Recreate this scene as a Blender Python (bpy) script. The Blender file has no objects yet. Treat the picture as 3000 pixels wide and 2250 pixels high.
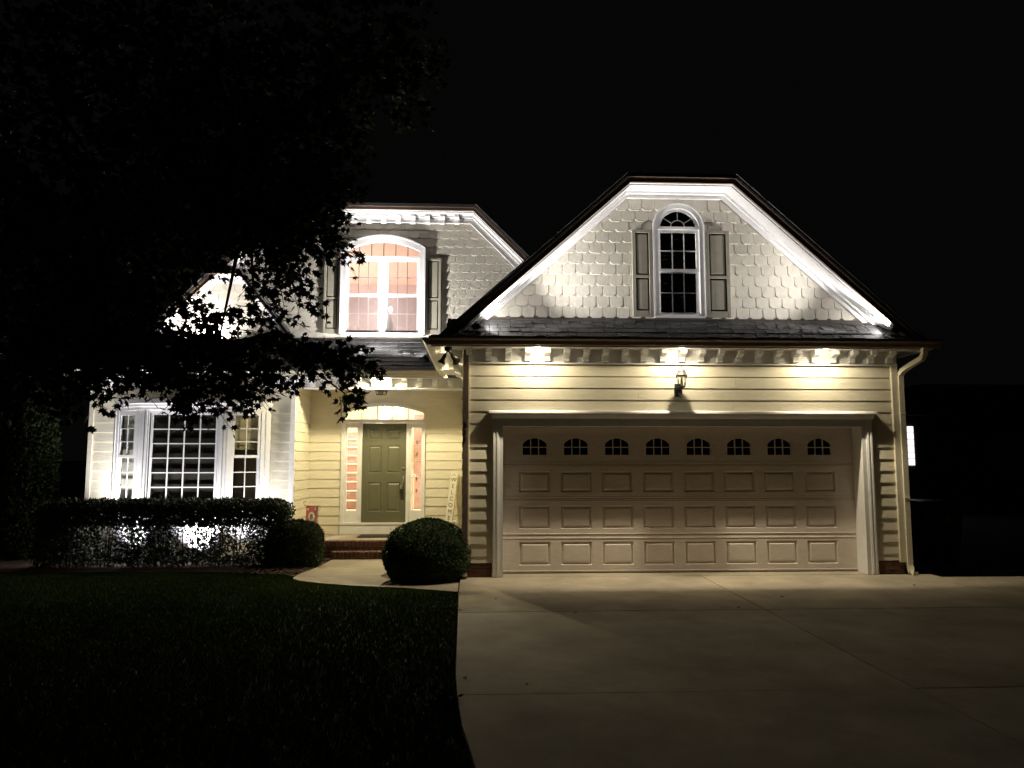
import bpy, math, random
import numpy as np
from mathutils import Vector, Matrix, Quaternion
R = math.radians
random.seed(7); RNG = np.random.default_rng(11)
SC = bpy.context.scene
COL = SC.collection

# ------------------------------------------------------------------ camera, night sky, exposure
CAM = Vector((0, -10.1, 1.6)); YAW, PITCH = R(2.7), R(5.64)
cd = bpy.data.cameras.new('camera'); cam = bpy.data.objects.new('camera', cd); COL.objects.link(cam)
cd.sensor_width = 36; cd.lens = 2200 / 3000 * 36; cd.clip_end = 2000; cd.clip_start = .05
cam.location = CAM; cam.rotation_euler = (math.pi / 2 + PITCH, 0, -YAW)
SC.camera = cam
w = bpy.data.worlds.new('World'); SC.world = w; w.use_nodes = True
bgn = w.node_tree.nodes['Background']; bgn.inputs[0].default_value = (.0017, .0017, .0016, 1); bgn.inputs[1].default_value = 1.0
SC.view_settings.view_transform = 'Standard'; SC.view_settings.look = 'None'
SC.view_settings.exposure = 0; SC.view_settings.gamma = 1
SC.cycles.use_denoising = True
SC.cycles.max_bounces = 8; SC.cycles.diffuse_bounces = 5; SC.cycles.transparent_max_bounces = 24
SC.cycles.sample_clamp_indirect = 4.0
SC.cycles.caustics_reflective = False; SC.cycles.caustics_refractive = False

_f = Vector((math.sin(YAW) * math.cos(PITCH), math.cos(YAW) * math.cos(PITCH), math.sin(PITCH)))
_r = Vector((math.cos(YAW), -math.sin(YAW), 0)); _u = _r.cross(_f)
S = 3000 / 2212
def at(px, py, Y):
    """direction of a point of the photograph carried to the vertical plane y = Y"""
    d = _f + _r * ((px * S - 1500) / 2200) - _u * ((py * S - 1125) / 2200)
    return CAM + d * ((Y - CAM.y) / d.y)

# ------------------------------------------------------------------ materials
MATS = {}
def mat(name, col, rough=.6, var=.12, scale=6, bump=0., bscale=60, stretch=(1, 1, 1), metal=0, spec=.4, col2=None, per=0., sheen=0, coat=0, grain=0.):
    m = bpy.data.materials.new(name); m.use_nodes = True; nt = m.node_tree; N = nt.nodes; L = nt.links
    b = N['Principled BSDF']; b.inputs['Roughness'].default_value = rough; b.inputs['Metallic'].default_value = metal
    b.inputs['Specular IOR Level'].default_value = spec
    if coat: b.inputs['Coat Weight'].default_value = coat
    g = N.new('ShaderNodeNewGeometry'); mp = N.new('ShaderNodeMapping'); mp.inputs['Scale'].default_value = stretch
    L.new(g.outputs['Position'], mp.inputs['Vector'])
    n1 = N.new('ShaderNodeTexNoise'); n1.inputs['Scale'].default_value = scale; n1.inputs['Detail'].default_value = 6; n1.inputs['Roughness'].default_value = .65
    L.new(mp.outputs[0], n1.inputs['Vector'])
    rp = N.new('ShaderNodeValToRGB'); c = Vector(col); c2 = Vector(col2) if col2 else c * (1 - 2.2 * var)
    rp.color_ramp.elements[0].position = .3; rp.color_ramp.elements[1].position = .68
    rp.color_ramp.elements[0].color = (*c2, 1); rp.color_ramp.elements[1].color = (*(c * (1 + .35 * var)), 1)
    L.new(n1.outputs['Fac'], rp.inputs[0]); out = rp.outputs[0]
    if grain:
        for sc_, lo, hi in ((170, 1 - grain, 1 + grain * .6), (.9, 1 - grain * 1.2, 1 + grain * .4)):
            ng = N.new('ShaderNodeTexNoise'); ng.inputs['Scale'].default_value = sc_; ng.inputs['Detail'].default_value = 5; ng.inputs['Roughness'].default_value = .7; L.new(g.outputs['Position'], ng.inputs['Vector'])
            mg = N.new('ShaderNodeMapRange'); mg.inputs[1].default_value = .35; mg.inputs[2].default_value = .65; mg.inputs[3].default_value = lo; mg.inputs[4].default_value = hi; L.new(ng.outputs['Fac'], mg.inputs[0])
            hg_ = N.new('ShaderNodeHueSaturation'); L.new(mg.outputs[0], hg_.inputs['Value']); L.new(out, hg_.inputs['Color']); out = hg_.outputs[0]
    if per:
        oi = N.new('ShaderNodeObjectInfo'); mr = N.new('ShaderNodeMapRange'); mr.inputs[3].default_value = 1 - per; mr.inputs[4].default_value = 1 + per * .6
        L.new(oi.outputs['Random'], mr.inputs[0]); hs = N.new('ShaderNodeHueSaturation'); L.new(mr.outputs[0], hs.inputs['Value']); L.new(out, hs.inputs['Color']); out = hs.outputs[0]
    L.new(out, b.inputs['Base Color'])
    if bump:
        n2 = N.new('ShaderNodeTexNoise'); n2.inputs['Scale'].default_value = bscale; n2.inputs['Detail'].default_value = 4; L.new(mp.outputs[0], n2.inputs['Vector'])
        bp = N.new('ShaderNodeBump'); bp.inputs['Strength'].default_value = bump; bp.inputs['Distance'].default_value = .01
        L.new(n2.outputs['Fac'], bp.inputs['Height']); L.new(bp.outputs[0], b.inputs['Normal'])
    MATS[name] = m; return m
SIDING = mat('siding_paint', (.74, .69, .55), .55, .05, 5, .25, 40, (1, 1, 9), per=.05)
SHING = mat('shingle_paint', (.66, .62, .53), .7, .10, 14, .6, 30, (9, 1, 1), per=.10)
TRIM = mat('white_trim_paint', (.78, .77, .76), .45, .04, 8, .08, 50)
BROWN = mat('brown_gutter_metal', (.20, .145, .11), .4, .12, 10, .06, 30)
SHUT = mat('shutter_paint', (.32, .30, .235), .5, .06, 12, .1, 60)
SHUTD = mat('shutter_groove_shade', (.05, .045, .035), .6, .06, 12)  # shutter colour darkened: shade of the grooves put into the back panel
DOORG = mat('olive_door_paint', (.125, .122, .074), .4, .05, 9, .06, 70)
GDOOR = mat('garage_door_enamel', (.68, .61, .55), .5, .06, 7, .18, 60, (1, 1, 6), spec=.3, grain=.05)
ASPH = mat('asphalt_shingle', (.10, .10, .10), .8, .3, 90, .8, 220, per=.35, spec=.5)
FLASH = mat('flashing_metal', (.10, .085, .075), .5, .2, 20, .1, 40)
CONC = mat('driveway_concrete', (.385, .33, .25), .85, .1, 2.2, .35, 120, per=.06, grain=.22)
BRICK = mat('red_brick', (.16, .072, .05), .85, .25, 25, .5, 90, per=.25)
MORT = mat('mortar', (.30, .26, .21), .9, .15, 30, .4, 90)
BLACK = mat('black_iron', (.02, .02, .02), .4, .1, 20, .05, 60)
BRONZE = mat('bronze_metal', (.05, .045, .035), .4, .15, 20, metal=.4)
NICKEL = mat('brushed_nickel', (.55, .52, .46), .28, .08, 30, metal=1)
PINK = mat('interior_wall_paint', (.78, .68, .67), .7, .04, 4)
PEACH = mat('interior_ceiling_paint', (.9, .72, .58), .7, .03, 4)
IVORY = mat('interior_ivory_paint', (.86, .80, .60), .7, .03, 4)
WOODP = mat('stair_wood', (.42, .25, .22), .5, .15, 6, .1, 40, (1, 8, 1))
TREADP = mat('stair_tread_carpet', (.75, .56, .50), .9, .1, 60, .3, 200)
DARKROOM = mat('dark_room', (.07, .05, .035), .9, .1, 4)
BLIND = mat('window_blind', (.42, .36, .22), .7, .08, 10)
BARK = mat('maple_bark', (.06, .045, .033), .9, .3, 18, .8, 40, (1, 1, .2))
LEAF = mat('maple_leaf', (.03, .048, .015), .7, .25, 3, spec=.15, col2=(.02, .03, .01))
HEDGEL = mat('hedge_leaf', (.045, .075, .025), .5, .25, 8, spec=.4, col2=(.03, .05, .015))
BOXL = mat('boxwood_leaf', (.042, .078, .022), .6, .25, 20, spec=.2, col2=(.028, .055, .015))
CORE = mat('shrub_dark_core', (.02, .022, .012), .95, .3, 30, .5, 60)  # solid dark filler inside the round shrubs, behind the leaf shell
GRASS = mat('lawn_grass', (.060, .100, .024), .9, .3, 2.0, spec=.03, col2=(.042, .075, .018))
SOIL = mat('lawn_soil', (.016, .026, .008), .95, .3, 6, .5, 60)
MULCH = mat('bark_mulch', (.09, .05, .032), .95, .35, 40, .8, 80)
DRYLEAF = mat('dry_leaf', (.10, .055, .03), .8, .3, 40)
SIGNW = mat('sign_board_paint', (.78, .74, .62), .6, .08, 20, .1, 60)
SIGNE = mat('sign_bare_wood', (.45, .33, .14), .7, .15, 20, .2, 60, (1, 1, .2))
INK = mat('sign_ink', (.10, .09, .07), .7, .1, 20)
FLAGR = mat('flag_red_cloth', (.42, .07, .06), .9, .5, 28, .2, 300, col2=(.55, .30, .27))
FLAGW = mat('flag_cream_cloth', (.8, .72, .62), .9, .05, 30)
FLAGP = mat('flag_pink_print', (.85, .55, .50), .9, .05, 30)
BIN = mat('bin_plastic', (.012, .018, .014), .35, .1, 10)
BINM = mat('bin_mark', (.28, .24, .18), .8, .3, 60)
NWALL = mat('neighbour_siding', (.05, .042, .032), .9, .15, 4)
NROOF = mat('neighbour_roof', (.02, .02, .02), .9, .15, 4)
RUBBER = mat('door_mat_coir', (.05, .035, .025), .95, .3, 60, .6, 160)

def glass(name, tint=(1, 1, 1), refl=1.0):
    m = bpy.data.materials.new(name); m.use_nodes = True; nt = m.node_tree; N = nt.nodes; L = nt.links
    N.remove(N['Principled BSDF']); o = N['Material Output']
    t = N.new('ShaderNodeBsdfTransparent'); t.inputs[0].default_value = (*tint, 1); g = N.new('ShaderNodeBsdfGlossy'); g.inputs['Roughness'].default_value = .02
    lw_ = N.new('ShaderNodeLayerWeight'); lw_.inputs[0].default_value = .5; pw_ = N.new('ShaderNodeMath'); pw_.operation = 'POWER'; pw_.inputs[1].default_value = 5; L.new(lw_.outputs['Facing'], pw_.inputs[0])
    fr = N.new('ShaderNodeMath'); fr.operation = 'MULTIPLY_ADD'; fr.inputs[1].default_value = .8; fr.inputs[2].default_value = .045; L.new(pw_.outputs[0], fr.inputs[0]); mx = N.new('ShaderNodeMixShader')
    L.new(fr.outputs[0], mx.inputs[0]); L.new(t.outputs[0], mx.inputs[1]); L.new(g.outputs[0], mx.inputs[2]); L.new(mx.outputs[0], o.inputs[0])
    MATS[name] = m; return m
GLASS = glass('window_glass', (.96, .97, .96))
TINT = glass('door_lite_glass', (.6, .6, .6))
def screen_mat():
    m = bpy.data.materials.new('insect_screen'); m.use_nodes = True; nt = m.node_tree; N = nt.nodes; L = nt.links
    b = N['Principled BSDF']; b.inputs['Base Color'].default_value = (.10, .09, .09, 1); b.inputs['Roughness'].default_value = .8
    t = N.new('ShaderNodeBsdfTransparent'); mx = N.new('ShaderNodeMixShader'); mx.inputs[0].default_value = .30
    L.new(t.outputs[0], mx.inputs[1]); L.new(b.outputs[0], mx.inputs[2]); L.new(mx.outputs[0], N['Material Output'].inputs[0]); return m
SCREEN = screen_mat()
def emit(name, col, st):
    m = bpy.data.materials.new(name); m.use_nodes = True; nt = m.node_tree; N = nt.nodes
    b = N['Principled BSDF']; b.inputs['Base Color'].default_value = (.8, .8, .8, 1); b.inputs['Emission Color'].default_value = (*col, 1); b.inputs['Emission Strength'].default_value = st
    MATS[name] = m; return m
LENSW = emit('warm_lamp_lens', (1, .86, .6), 6)
LENSC = emit('white_lamp_lens', (1, .97, .95), 6)
BULB = emit('bulb_glow', (1, .9, .85), 14)

# ------------------------------------------------------------------ mesh helpers
WL = {}
def wl(o): return WL.get(o.name, Vector((0, 0, 0))) if o else Vector((0, 0, 0))
def link(name, me, loc, parent):
    o = bpy.data.objects.new(name, me); COL.objects.link(o); loc = Vector(loc)
    if parent: o.parent = parent
    o.location = loc - wl(parent); WL[o.name] = loc; return o
def thing(name, label=None, cat=None, loc=(0, 0, 0), parent=None, group=None, kind=None):
    o = link(name, None, loc, parent); o.empty_display_size = .1
    return tag(o, label, cat, group, kind)
def tag(o, label=None, cat=None, group=None, kind=None):
    if label: o['label'] = label
    if cat: o['category'] = cat
    if group: o['group'] = group
    if kind: o['kind'] = kind
    return o
def orient(vs, fs):
    vs = [Vector(v) for v in vs]; c = sum(vs, Vector()) / len(vs); out = []
    for f in fs:
        p = [vs[i] for i in f]; fc = sum(p, Vector()) / len(p)
        n = Vector()
        for i in range(len(p)): n += (p[i] - fc).cross(p[(i + 1) % len(p)] - fc)
        out.append(tuple(f) if n.dot(fc - c) >= 0 else tuple(reversed(f)))
    return out
def mesh_data(name, vs, fs, m, smooth=False):
    me = bpy.data.meshes.new(name); me.from_pydata([tuple(v) for v in vs], [], fs); me.materials.append(m)
    if smooth: me.polygons.foreach_set('use_smooth', [True] * len(me.polygons))
    me.update(); return me
def part(name, vs, fs, m, parent=None, smooth=False):
    a = np.array([tuple(v) for v in vs], float); c = (a.min(0) + a.max(0)) / 2
    return link(name, mesh_data(name, a - c, fs, m, smooth), c, parent)
_cb = {}
def cbox(dx, dy, dz, ch, m):
    k = (round(dx, 4), round(dy, 4), round(dz, 4), round(ch, 4), m.name)
    if k in _cb: return _cb[k]
    h = (dx / 2, dy / 2, dz / 2); ch = min(ch, *(x * .45 for x in h)); vs = []; idx = {}
    for sx in (-1, 1):
        for sy in (-1, 1):
            for sz in (-1, 1):
                s = (sx, sy, sz)
                for a in range(3):
                    idx[(s, a)] = len(vs); vs.append([s[i] * (h[i] if i == a else h[i] - ch) for i in range(3)])
    fs = []
    for a in range(3):
        b, c = (a + 1) % 3, (a + 2) % 3
        for s in (-1, 1):
            q = []
            for sb, sc_ in ((-1, -1), (1, -1), (1, 1), (-1, 1)):
                t = [0, 0, 0]; t[a] = s; t[b] = sb; t[c] = sc_; q.append(idx[(tuple(t), a)])
            fs.append(q)
        for sb in (-1, 1):
            for sc_ in (-1, 1):
                t0 = [0, 0, 0]; t0[b] = sb; t0[c] = sc_; t1 = list(t0); t0[a] = -1; t1[a] = 1
                fs.append([idx[(tuple(t0), b)], idx[(tuple(t1), b)], idx[(tuple(t1), c)], idx[(tuple(t0), c)]])
    for sx in (-1, 1):
        for sy in (-1, 1):
            for sz in (-1, 1): fs.append([idx[((sx, sy, sz), a)] for a in range(3)])
    _cb[k] = mesh_data('box', vs, orient(vs, fs), m); return _cb[k]
def box(name, x0, x1, y0, y1, z0, z1, m, parent=None, ch=.003, rot=None):
    o = link(name, cbox(x1 - x0, y1 - y0, z1 - z0, ch, m), ((x0 + x1) / 2, (y0 + y1) / 2, (z0 + z1) / 2), parent)
    if rot: o.rotation_euler = rot
    return o
class MB:
    """several solids gathered into one mesh"""
    def __init__(s): s.v = []; s.f = []
    def solid(s, vs, fs):
        fs = orient(vs, fs); n = len(s.v); s.v += [tuple(v) for v in vs]; s.f += [tuple(i + n for i in f) for f in fs]; return s
    def raw(s, vs, fs):
        n = len(s.v); s.v += [tuple(v) for v in vs]; s.f += [tuple(i + n for i in f) for f in fs]; return s
    def box(s, x0, x1, y0, y1, z0, z1):
        vs = [(x, y, z) for x in (x0, x1) for y in (y0, y1) for z in (z0, z1)]
        return s.solid(vs, [(0, 1, 3, 2), (4, 5, 7, 6), (0, 1, 5, 4), (2, 3, 7, 6), (0, 2, 6, 4), (1, 3, 7, 5)])
    def poly(s, pts, ya, yb):               # outline in x,z extruded along y
        n = len(pts); vs = [(x, ya, z) for x, z in pts] + [(x, yb, z) for x, z in pts]
        return s.solid(vs, [tuple(range(n)), tuple(range(n, 2 * n))] + [(i, (i + 1) % n, n + (i + 1) % n, n + i) for i in range(n)])
    def prof(s, pts, x0, x1):               # profile in y,z extruded along x
        n = len(pts); vs = [(x0, y, z) for y, z in pts] + [(x1, y, z) for y, z in pts]
        return s.solid(vs, [tuple(range(n)), tuple(range(n, 2 * n))] + [(i, (i + 1) % n, n + (i + 1) % n, n + i) for i in range(n)])
    def strip(s, A, B, ya, yb):             # band between two x,z polylines, extruded along y
        for i in range(len(A) - 1): s.poly([A[i], A[i + 1], B[i + 1], B[i]], ya, yb)
        return s
    def tube(s, pts, rad, n=8, cap=True):
        pts = [Vector(p) for p in pts]; rr = rad if isinstance(rad, (list, tuple)) else [rad] * len(pts); base = len(s.v)
        for i, p in enumerate(pts):
            d = (pts[min(i + 1, len(pts) - 1)] - pts[max(i - 1, 0)]).normalized()
            a = d.orthogonal() if abs(d.z) > .9 else d.cross(Vector((0, 0, 1))); a.normalize(); b = d.cross(a)
            for k in range(n):
                t = 2 * math.pi * k / n; s.v.append(tuple(p + (a * math.cos(t) + b * math.sin(t)) * rr[i]))
        for i in range(len(pts) - 1):
            for k in range(n): s.f.append((base + i * n + k, base + i * n + (k + 1) % n, base + (i + 1) * n + (k + 1) % n, base + (i + 1) * n + k))
        if cap: s.f.append(tuple(base + k for k in range(n))); s.f.append(tuple(base + (len(pts) - 1) * n + k for k in range(n)))
        return s
    def lathe(s, c, prof, n=12):            # prof: (radius, z)
        base = len(s.v)
        for r, z in prof:
            for k in range(n): t = 2 * math.pi * (k + .5) / n; s.v.append((c[0] + r * math.cos(t), c[1] + r * math.sin(t), c[2] + z))
        for i in range(len(prof) - 1):
            for k in range(n): s.f.append((base + i * n + k, base + i * n + (k + 1) % n, base + (i + 1) * n + (k + 1) % n, base + (i + 1) * n + k))
        s.f.append(tuple(base + k for k in range(n))); s.f.append(tuple(base + (len(prof) - 1) * n + k for k in range(n))); return s
    def turn(s, M):
        s.v = [tuple(M @ Vector(v)) for v in s.v]; return s
    def build(s, name, m, parent=None, smooth=False): return part(name, s.v, s.f, m, parent, smooth)
def np_mesh(name, V, T, m, parent=None, smooth=False):
    V = np.ascontiguousarray(V, np.float32); T = np.ascontiguousarray(T, np.int32); c = (V.min(0) + V.max(0)) / 2
    me = bpy.data.meshes.new(name); me.vertices.add(len(V)); me.vertices.foreach_set('co', (V - c).ravel()); k = T.shape[1]
    me.loops.add(T.size); me.loops.foreach_set('vertex_index', T.ravel()); me.polygons.add(len(T))
    me.polygons.foreach_set('loop_start', np.arange(len(T), dtype=np.int32) * k)
    me.materials.append(m); me.update(calc_edges=True); me.validate()
    if smooth: me.polygons.foreach_set('use_smooth', [True] * len(me.polygons))
    return link(name, me, [float(x) for x in c], parent)
def lamp(name, parent, loc, power, col, target=None, cone=None, blend=.15, rad=.03, wide=1, tall=1):
    ld = bpy.data.lights.new(name, 'SPOT' if cone else 'POINT'); ld.energy = power; ld.color = col; ld.shadow_soft_size = rad
    if cone: ld.spot_size = R(cone); ld.spot_blend = blend
    o = bpy.data.objects.new(name, ld); COL.objects.link(o); o.parent = parent; o.location = Vector(loc) - wl(parent)
    if target is not None: o.rotation_mode = 'QUATERNION'; o.rotation_quaternion = (Vector(target) - Vector(loc)).to_track_quat('-Z', 'Y'); o.scale = (wide, tall, 1)
    return o
def arc(xa, xb, zs, zt, n=16):              # segmental arch from (xa,zs) over the crown zt to (xb,zs)
    c = (xa + xb) / 2; hw = (xb - xa) / 2; h = zt - zs; r = (hw * hw + h * h) / (2 * h); zc = zt - r; a = math.asin(min(1, hw / r))
    if h > hw * .999: a = math.pi / 2
    return [(c + r * math.sin(-a + 2 * a * i / n), zc + r * math.cos(-a + 2 * a * i / n)) for i in range(n + 1)]

# ------------------------------------------------------------------ ground
def gz(x, y):
    t = min(1, max(0, (y + 1.2) / 4.6)); t = t * t * (3 - 2 * t); return -.005 - .19 * t
def ground():
    xs = np.concatenate([[-400, -120, -40, -20], np.arange(-14, 14.1, .5), [20, 40, 120, 400]])
    ys = np.concatenate([[-200, -60, -25], np.arange(-14, 8.1, .5), [12, 20, 40, 120, 500]])
    V = [(x, y, gz(x, y)) for y in ys for x in xs]; n = len(xs)
    F = [(j * n + i, j * n + i + 1, (j + 1) * n + i + 1, (j + 1) * n + i) for j in range(len(ys) - 1) for i in range(n - 1)]
    return part('lawn', V, F, SOIL, None, True)
lawn = tag(ground(), kind='structure')
drive = thing('driveway', loc=(4, -4, 0), kind='structure')
DZ = .04
def edge_x(y): return float(np.interp(y, [-15, -9, -7.2, -6.1, -5.4, -4.6, -2.2, -1, 1], [1.2, .55, .2, 0, -.09, -.14, -.18, -.2, -.2]))
for (x0, x1) in ((-.2, 2.985), (3.0, 6.15), (6.165, 9.4), (9.415, 12.6)):
    for (y0, y1) in ((-2.245, -.012), (-4.93, -2.26), (-7.9, -4.945), (-11.2, -7.915), (-15, -11.215)):
        yb = y1
        if y1 > -1 and x0 > 6: yb = -.25
        dz = random.uniform(-.002, .002)
        if x0 < 0:
            ys_ = [yb + (y0 - yb) * k / 5 for k in range(6)]; pts = [(x1, yb)] + [(edge_x(y), y) for y in ys_] + [(x1, y0)]; n = len(pts)
            vs = [(x, y, DZ + dz) for x, y in pts] + [(x, y, DZ - .14) for x, y in pts]
            part('concrete_slab', vs, [tuple(range(n)), tuple(range(2 * n - 1, n - 1, -1))] + [(i, n + i, n + (i + 1) % n, (i + 1) % n) for i in range(n)], CONC, drive)
            continue
        box('concrete_slab', x0, x1, y0, yb, DZ - .14 + dz, DZ + dz, CONC, drive, .006)
cp = [(1478, 1392), (1488, 1402), (1500, 1412), (1530, 1420), (1580, 1434), (1640, 1462), (1700, 1482)]
def _g(px, py):
    d = _f + _r * ((px * S - 1500) / 2200) - _u * ((py * S - 1125) / 2200); return CAM + d * ((DZ + .004 - CAM.z) / d.z)
cpts = [_g(*p) for p in cp]; cv = [(p.x, p.y + .002 * (1 + i % 2), DZ + .0045) for i, p in enumerate(cpts)] + [(p.x, p.y - .003, DZ + .0045) for p in cpts]
part('concrete_crack', cv, [(i, i + 1, len(cp) + i + 1, len(cp) + i) for i in range(len(cp) - 1)], mat('crack_dirt', (.06, .05, .04), .95), drive)
box('garage_apron', .33, 5.3, -.008, .30, -.1, DZ + .004, CONC, drive, .005)
# front walk, sloping down from the driveway to the steps
def walk_z(y): return gz(0, y) + .035
walk = thing('front_walk', loc=(-1.6, 1.5, -.1), kind='structure')
def walk_slab(pts):
    n = len(pts); top = [(x, y, walk_z(y)) for x, y in pts]; bot = [(x, y, walk_z(y) - .12) for x, y in pts]
    fs = [tuple(range(n)), tuple(range(2 * n - 1, n - 1, -1))] + [(i, n + i, n + (i + 1) % n, (i + 1) % n) for i in range(n)]
    part('concrete_slab', top + bot, fs, CONC, walk)
walk_slab([(-2.5, 3.38), (-2.53, 2.25), (-1.25, 2.25), (-1.2, 3.38)])
walk_slab([(-2.53, 2.235), (-2.55, 1.35), (-2.53, .75), (-1.34, .75), (-1.28, 1.4), (-1.25, 2.235)])
walk_slab([(-2.53, .735), (-2.48, .42), (-2.3, .12), (-2.0, -.15), (-1.55, -.42), (-1.2, -.55), (-1.15, .28), (-1.3, .55), (-1.34, .735)])
walk_slab([(-1.185, -.555), (-.83, -.68), (-.5, -.85), (-.215, -1.0), (-.215, -.13), (-.7, .02), (-1.0, .17), (-1.135, .27)])
# mulch beds
def bed(name, pts, h=.03):
    n = len(pts); v = [(x, y, gz(x, y) + h) for x, y in pts] + [(x, y, gz(x, y) - .1) for x, y in pts]
    part(name, v, [tuple(range(n))] + [(i, n + i, n + (i + 1) % n, (i + 1) % n) for i in range(n)], MULCH).__setitem__('kind', 'structure')
bed('mulch_bed', [(-8.6, 3.6), (-8.6, 1.7), (-6, 1.75), (-3.4, 1.55), (-2.75, 1.1), (-2.56, .8), (-2.565, 1.35), (-2.55, 3.39), (-3, 3.6)])
bed('mulch_bed', [(-1.13, .29), (-.7, .035), (-.22, -.115), (-.22, -.01), (-.22, 3.35), (-1.18, 3.35), (-1.23, 2.2), (-1.26, 1.4), (-1.32, .7), (-1.28, .55)])
P = RNG.random((2600, 2)); P = np.column_stack([-3.6 + 1.05 * P[:, 0], .95 + 2.4 * P[:, 1]]); P = P[(P[:, 0] < -2.56) & (P[:, 1] > 1.6 + (-2.9 - P[:, 0]) * .2 - .5)]
def chips(P, m, name, s=.03):
    n = len(P); a = RNG.random(n) * 6.28; L = s * (.5 + RNG.random(n)); W_ = L * .35; V = np.zeros((n, 4, 3)); z = np.array([gz(x, y) for x, y in P]) + .034 + RNG.random(n) * .02
    for k, (u, v) in enumerate(((-1, -1), (1, -1), (1, 1), (-1, 1))):
        V[:, k, 0] = P[:, 0] + np.cos(a) * u * L - np.sin(a) * v * W_; V[:, k, 1] = P[:, 1] + np.sin(a) * u * L + np.cos(a) * v * W_; V[:, k, 2] = z + RNG.normal(0, .008, n)
    return np_mesh(name, V.reshape(-1, 3), np.arange(4 * n).reshape(-1, 4), m)
tag(chips(P, MULCH, 'mulch_chips'), 'brown bark mulch chips in the bed beside the front walk', 'mulch', kind='stuff')

# ------------------------------------------------------------------ HOUSE
H = thing('house', 'cream clapboard house with clipped gables, lit by lamps at night', 'house', (0, 3, 0))
def board(name, x0, x1, z0, z1, y, m, parent, butt=.018):
    h = z1 - z0 + .012
    vs = [(x0, y - butt, z0), (x1, y - butt, z0), (x1, y, z0), (x0, y, z0), (x0, y - .004, z0 + h), (x1, y - .004, z0 + h), (x1, y, z0 + h), (x0, y, z0 + h)]
    fs = [(0, 1, 5, 4), (3, 2, 1, 0), (4, 5, 6, 7), (0, 4, 7, 3), (1, 2, 6, 5), (2, 3, 7, 6)]
    return part(name, vs, fs, m, parent)
def board_side(name, y0, y1, z0, z1, x, s, m, parent, butt=.018):   # lapped board on a wall facing s along x
    h = z1 - z0 + .012
    vs = [(x + s * butt, y0, z0), (x + s * butt, y1, z0), (x, y1, z0), (x, y0, z0), (x + s * .004, y0, z0 + h), (x + s * .004, y1, z0 + h), (x, y1, z0 + h), (x, y0, z0 + h)]
    return part(name, vs, orient(vs, [(0, 1, 5, 4), (3, 2, 1, 0), (4, 5, 6, 7), (0, 4, 7, 3), (1, 2, 6, 5), (2, 3, 7, 6)]), m, parent)

# --- garage front wall
GX0, GX1 = -.18, 5.82
b = MB(); b.box(GX0 + .01, .30, .012, .3, .22, 3.07); b.box(5.36, GX1 - .01, .012, .3, .22, 3.07); b.box(.30, 5.36, .012, .3, 2.1, 3.07)
gwall = b.build('garage_front_wall', SIDING, H)
ex = .160
for k in range(4):
    z1 = 2.87 - ex * k; z0 = z1 - ex; cut = {0: 2.33, 1: 3.55, 2: 2.2, 3: 3.5}[k]
    for a, c in ((-.09, cut - .0015), (cut + .0015, 5.73)): board('siding_board', a, c, z0, z1, .012, SIDING, gwall)
for k in range(4, 17):
    z1 = 2.87 - ex * k; z0 = max(z1 - ex, .225)
    if z1 - z0 < .02: continue
    board('siding_board', -.09, .215, z0, z1, .012, SIDING, gwall); board('siding_board', 5.415, 5.73, z0, z1, .012, SIDING, gwall)
box('corner_board', GX0, -.09, -.03, .07, .2, 2.88, SIDING, H, .004); box('corner_board', 5.73, GX1, -.03, .07, .2, 2.88, SIDING, H, .004)
for (xa, xb) in ((-.16, .20), (5.43, 5.80)):                        # brick plinth under both piers
    pl = MB().box(xa, xb, .012, .28, -.05, .22).build('brick_plinth', MORT, H)
    for r_ in range(3):
        x = xa - (.1 if r_ % 2 else 0)
        while x < xb - .01:
            xs_, xe = max(x, xa), min(x + .193, xb)
            if xe - xs_ > .03: box('brick', xs_, xe, -.002, .03, .032 + r_ * .064, .032 + r_ * .064 + .055, BRICK, pl, .004)
            x += .203
for (x, s) in ((GX0, -1), (GX1, 1)):                                # long side walls of the garage
    wl_ = MB().box(min(x, x - s * .15), max(x, x - s * .15), .3, 4.9 if s < 0 else 9.0, -.25, 3.07).build('garage_side_wall', SIDING, H)
    for k in range(19):
        z1 = 2.87 - ex * k; z0 = z1 - ex
        if z0 > -.2: board_side('siding_board', .075, 4.88 if s < 0 else 8.98, z0, z1, x, s, SIDING, wl_)

# --- eave: soffit, fascia, gutter, brackets
def gutter(name, x0, x1, yb, zt, m, parent, h=.10, d=.115):
    p = [(yb, zt), (yb, zt - h), (yb - d * .55, zt - h), (yb - d * .72, zt - h * .55), (yb - d, zt - h * .3), (yb - d, zt), (yb - d + .012, zt), (yb - d + .012, zt - .02), (yb - .01, zt - .02), (yb - .01, zt)]
    return MB().prof(p, x0, x1).build(name, m, parent)
eave = MB(); eave.box(-.58, 6.08, -.40, .012, 3.07, 3.09); eave.build('soffit_board', TRIM, H)
MB().box(-.60, 6.10, -.425, -.40, 3.045, 3.2).build('fascia_board', TRIM, H)
gutter('gutter', -.62, 6.16, -.425, 3.165, BROWN, H)
MB().box(GX0, GX1, -.018, .014, 2.872, 3.07).build('frieze_board', TRIM, H)
MB().prof([(-.018, 2.872), (-.034, 2.872), (-.034, 2.888), (-.018, 2.898)], GX0, GX1).build('frieze_bead', TRIM, H)
def bracket_mesh(w_, m, dep=.165, ht=.165):
    p = [(0, 0), (-.03, 0), (-.055, .012), (-.058, .045), (-.062, .075), (-.09, .085), (-.12, .1), (-dep, .108), (-dep, ht), (0, ht)]
    n = len(p); vs = [(-w_ / 2, y, z) for y, z in p] + [(w_ / 2, y, z) for y, z in p]
    fs = [tuple(range(n - 1, -1, -1)), tuple(range(n, 2 * n))] + [(i, (i + 1) % n, n + (i + 1) % n, n + i) for i in range(n)]
    return mesh_data('bracket', vs, fs, m)
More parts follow.
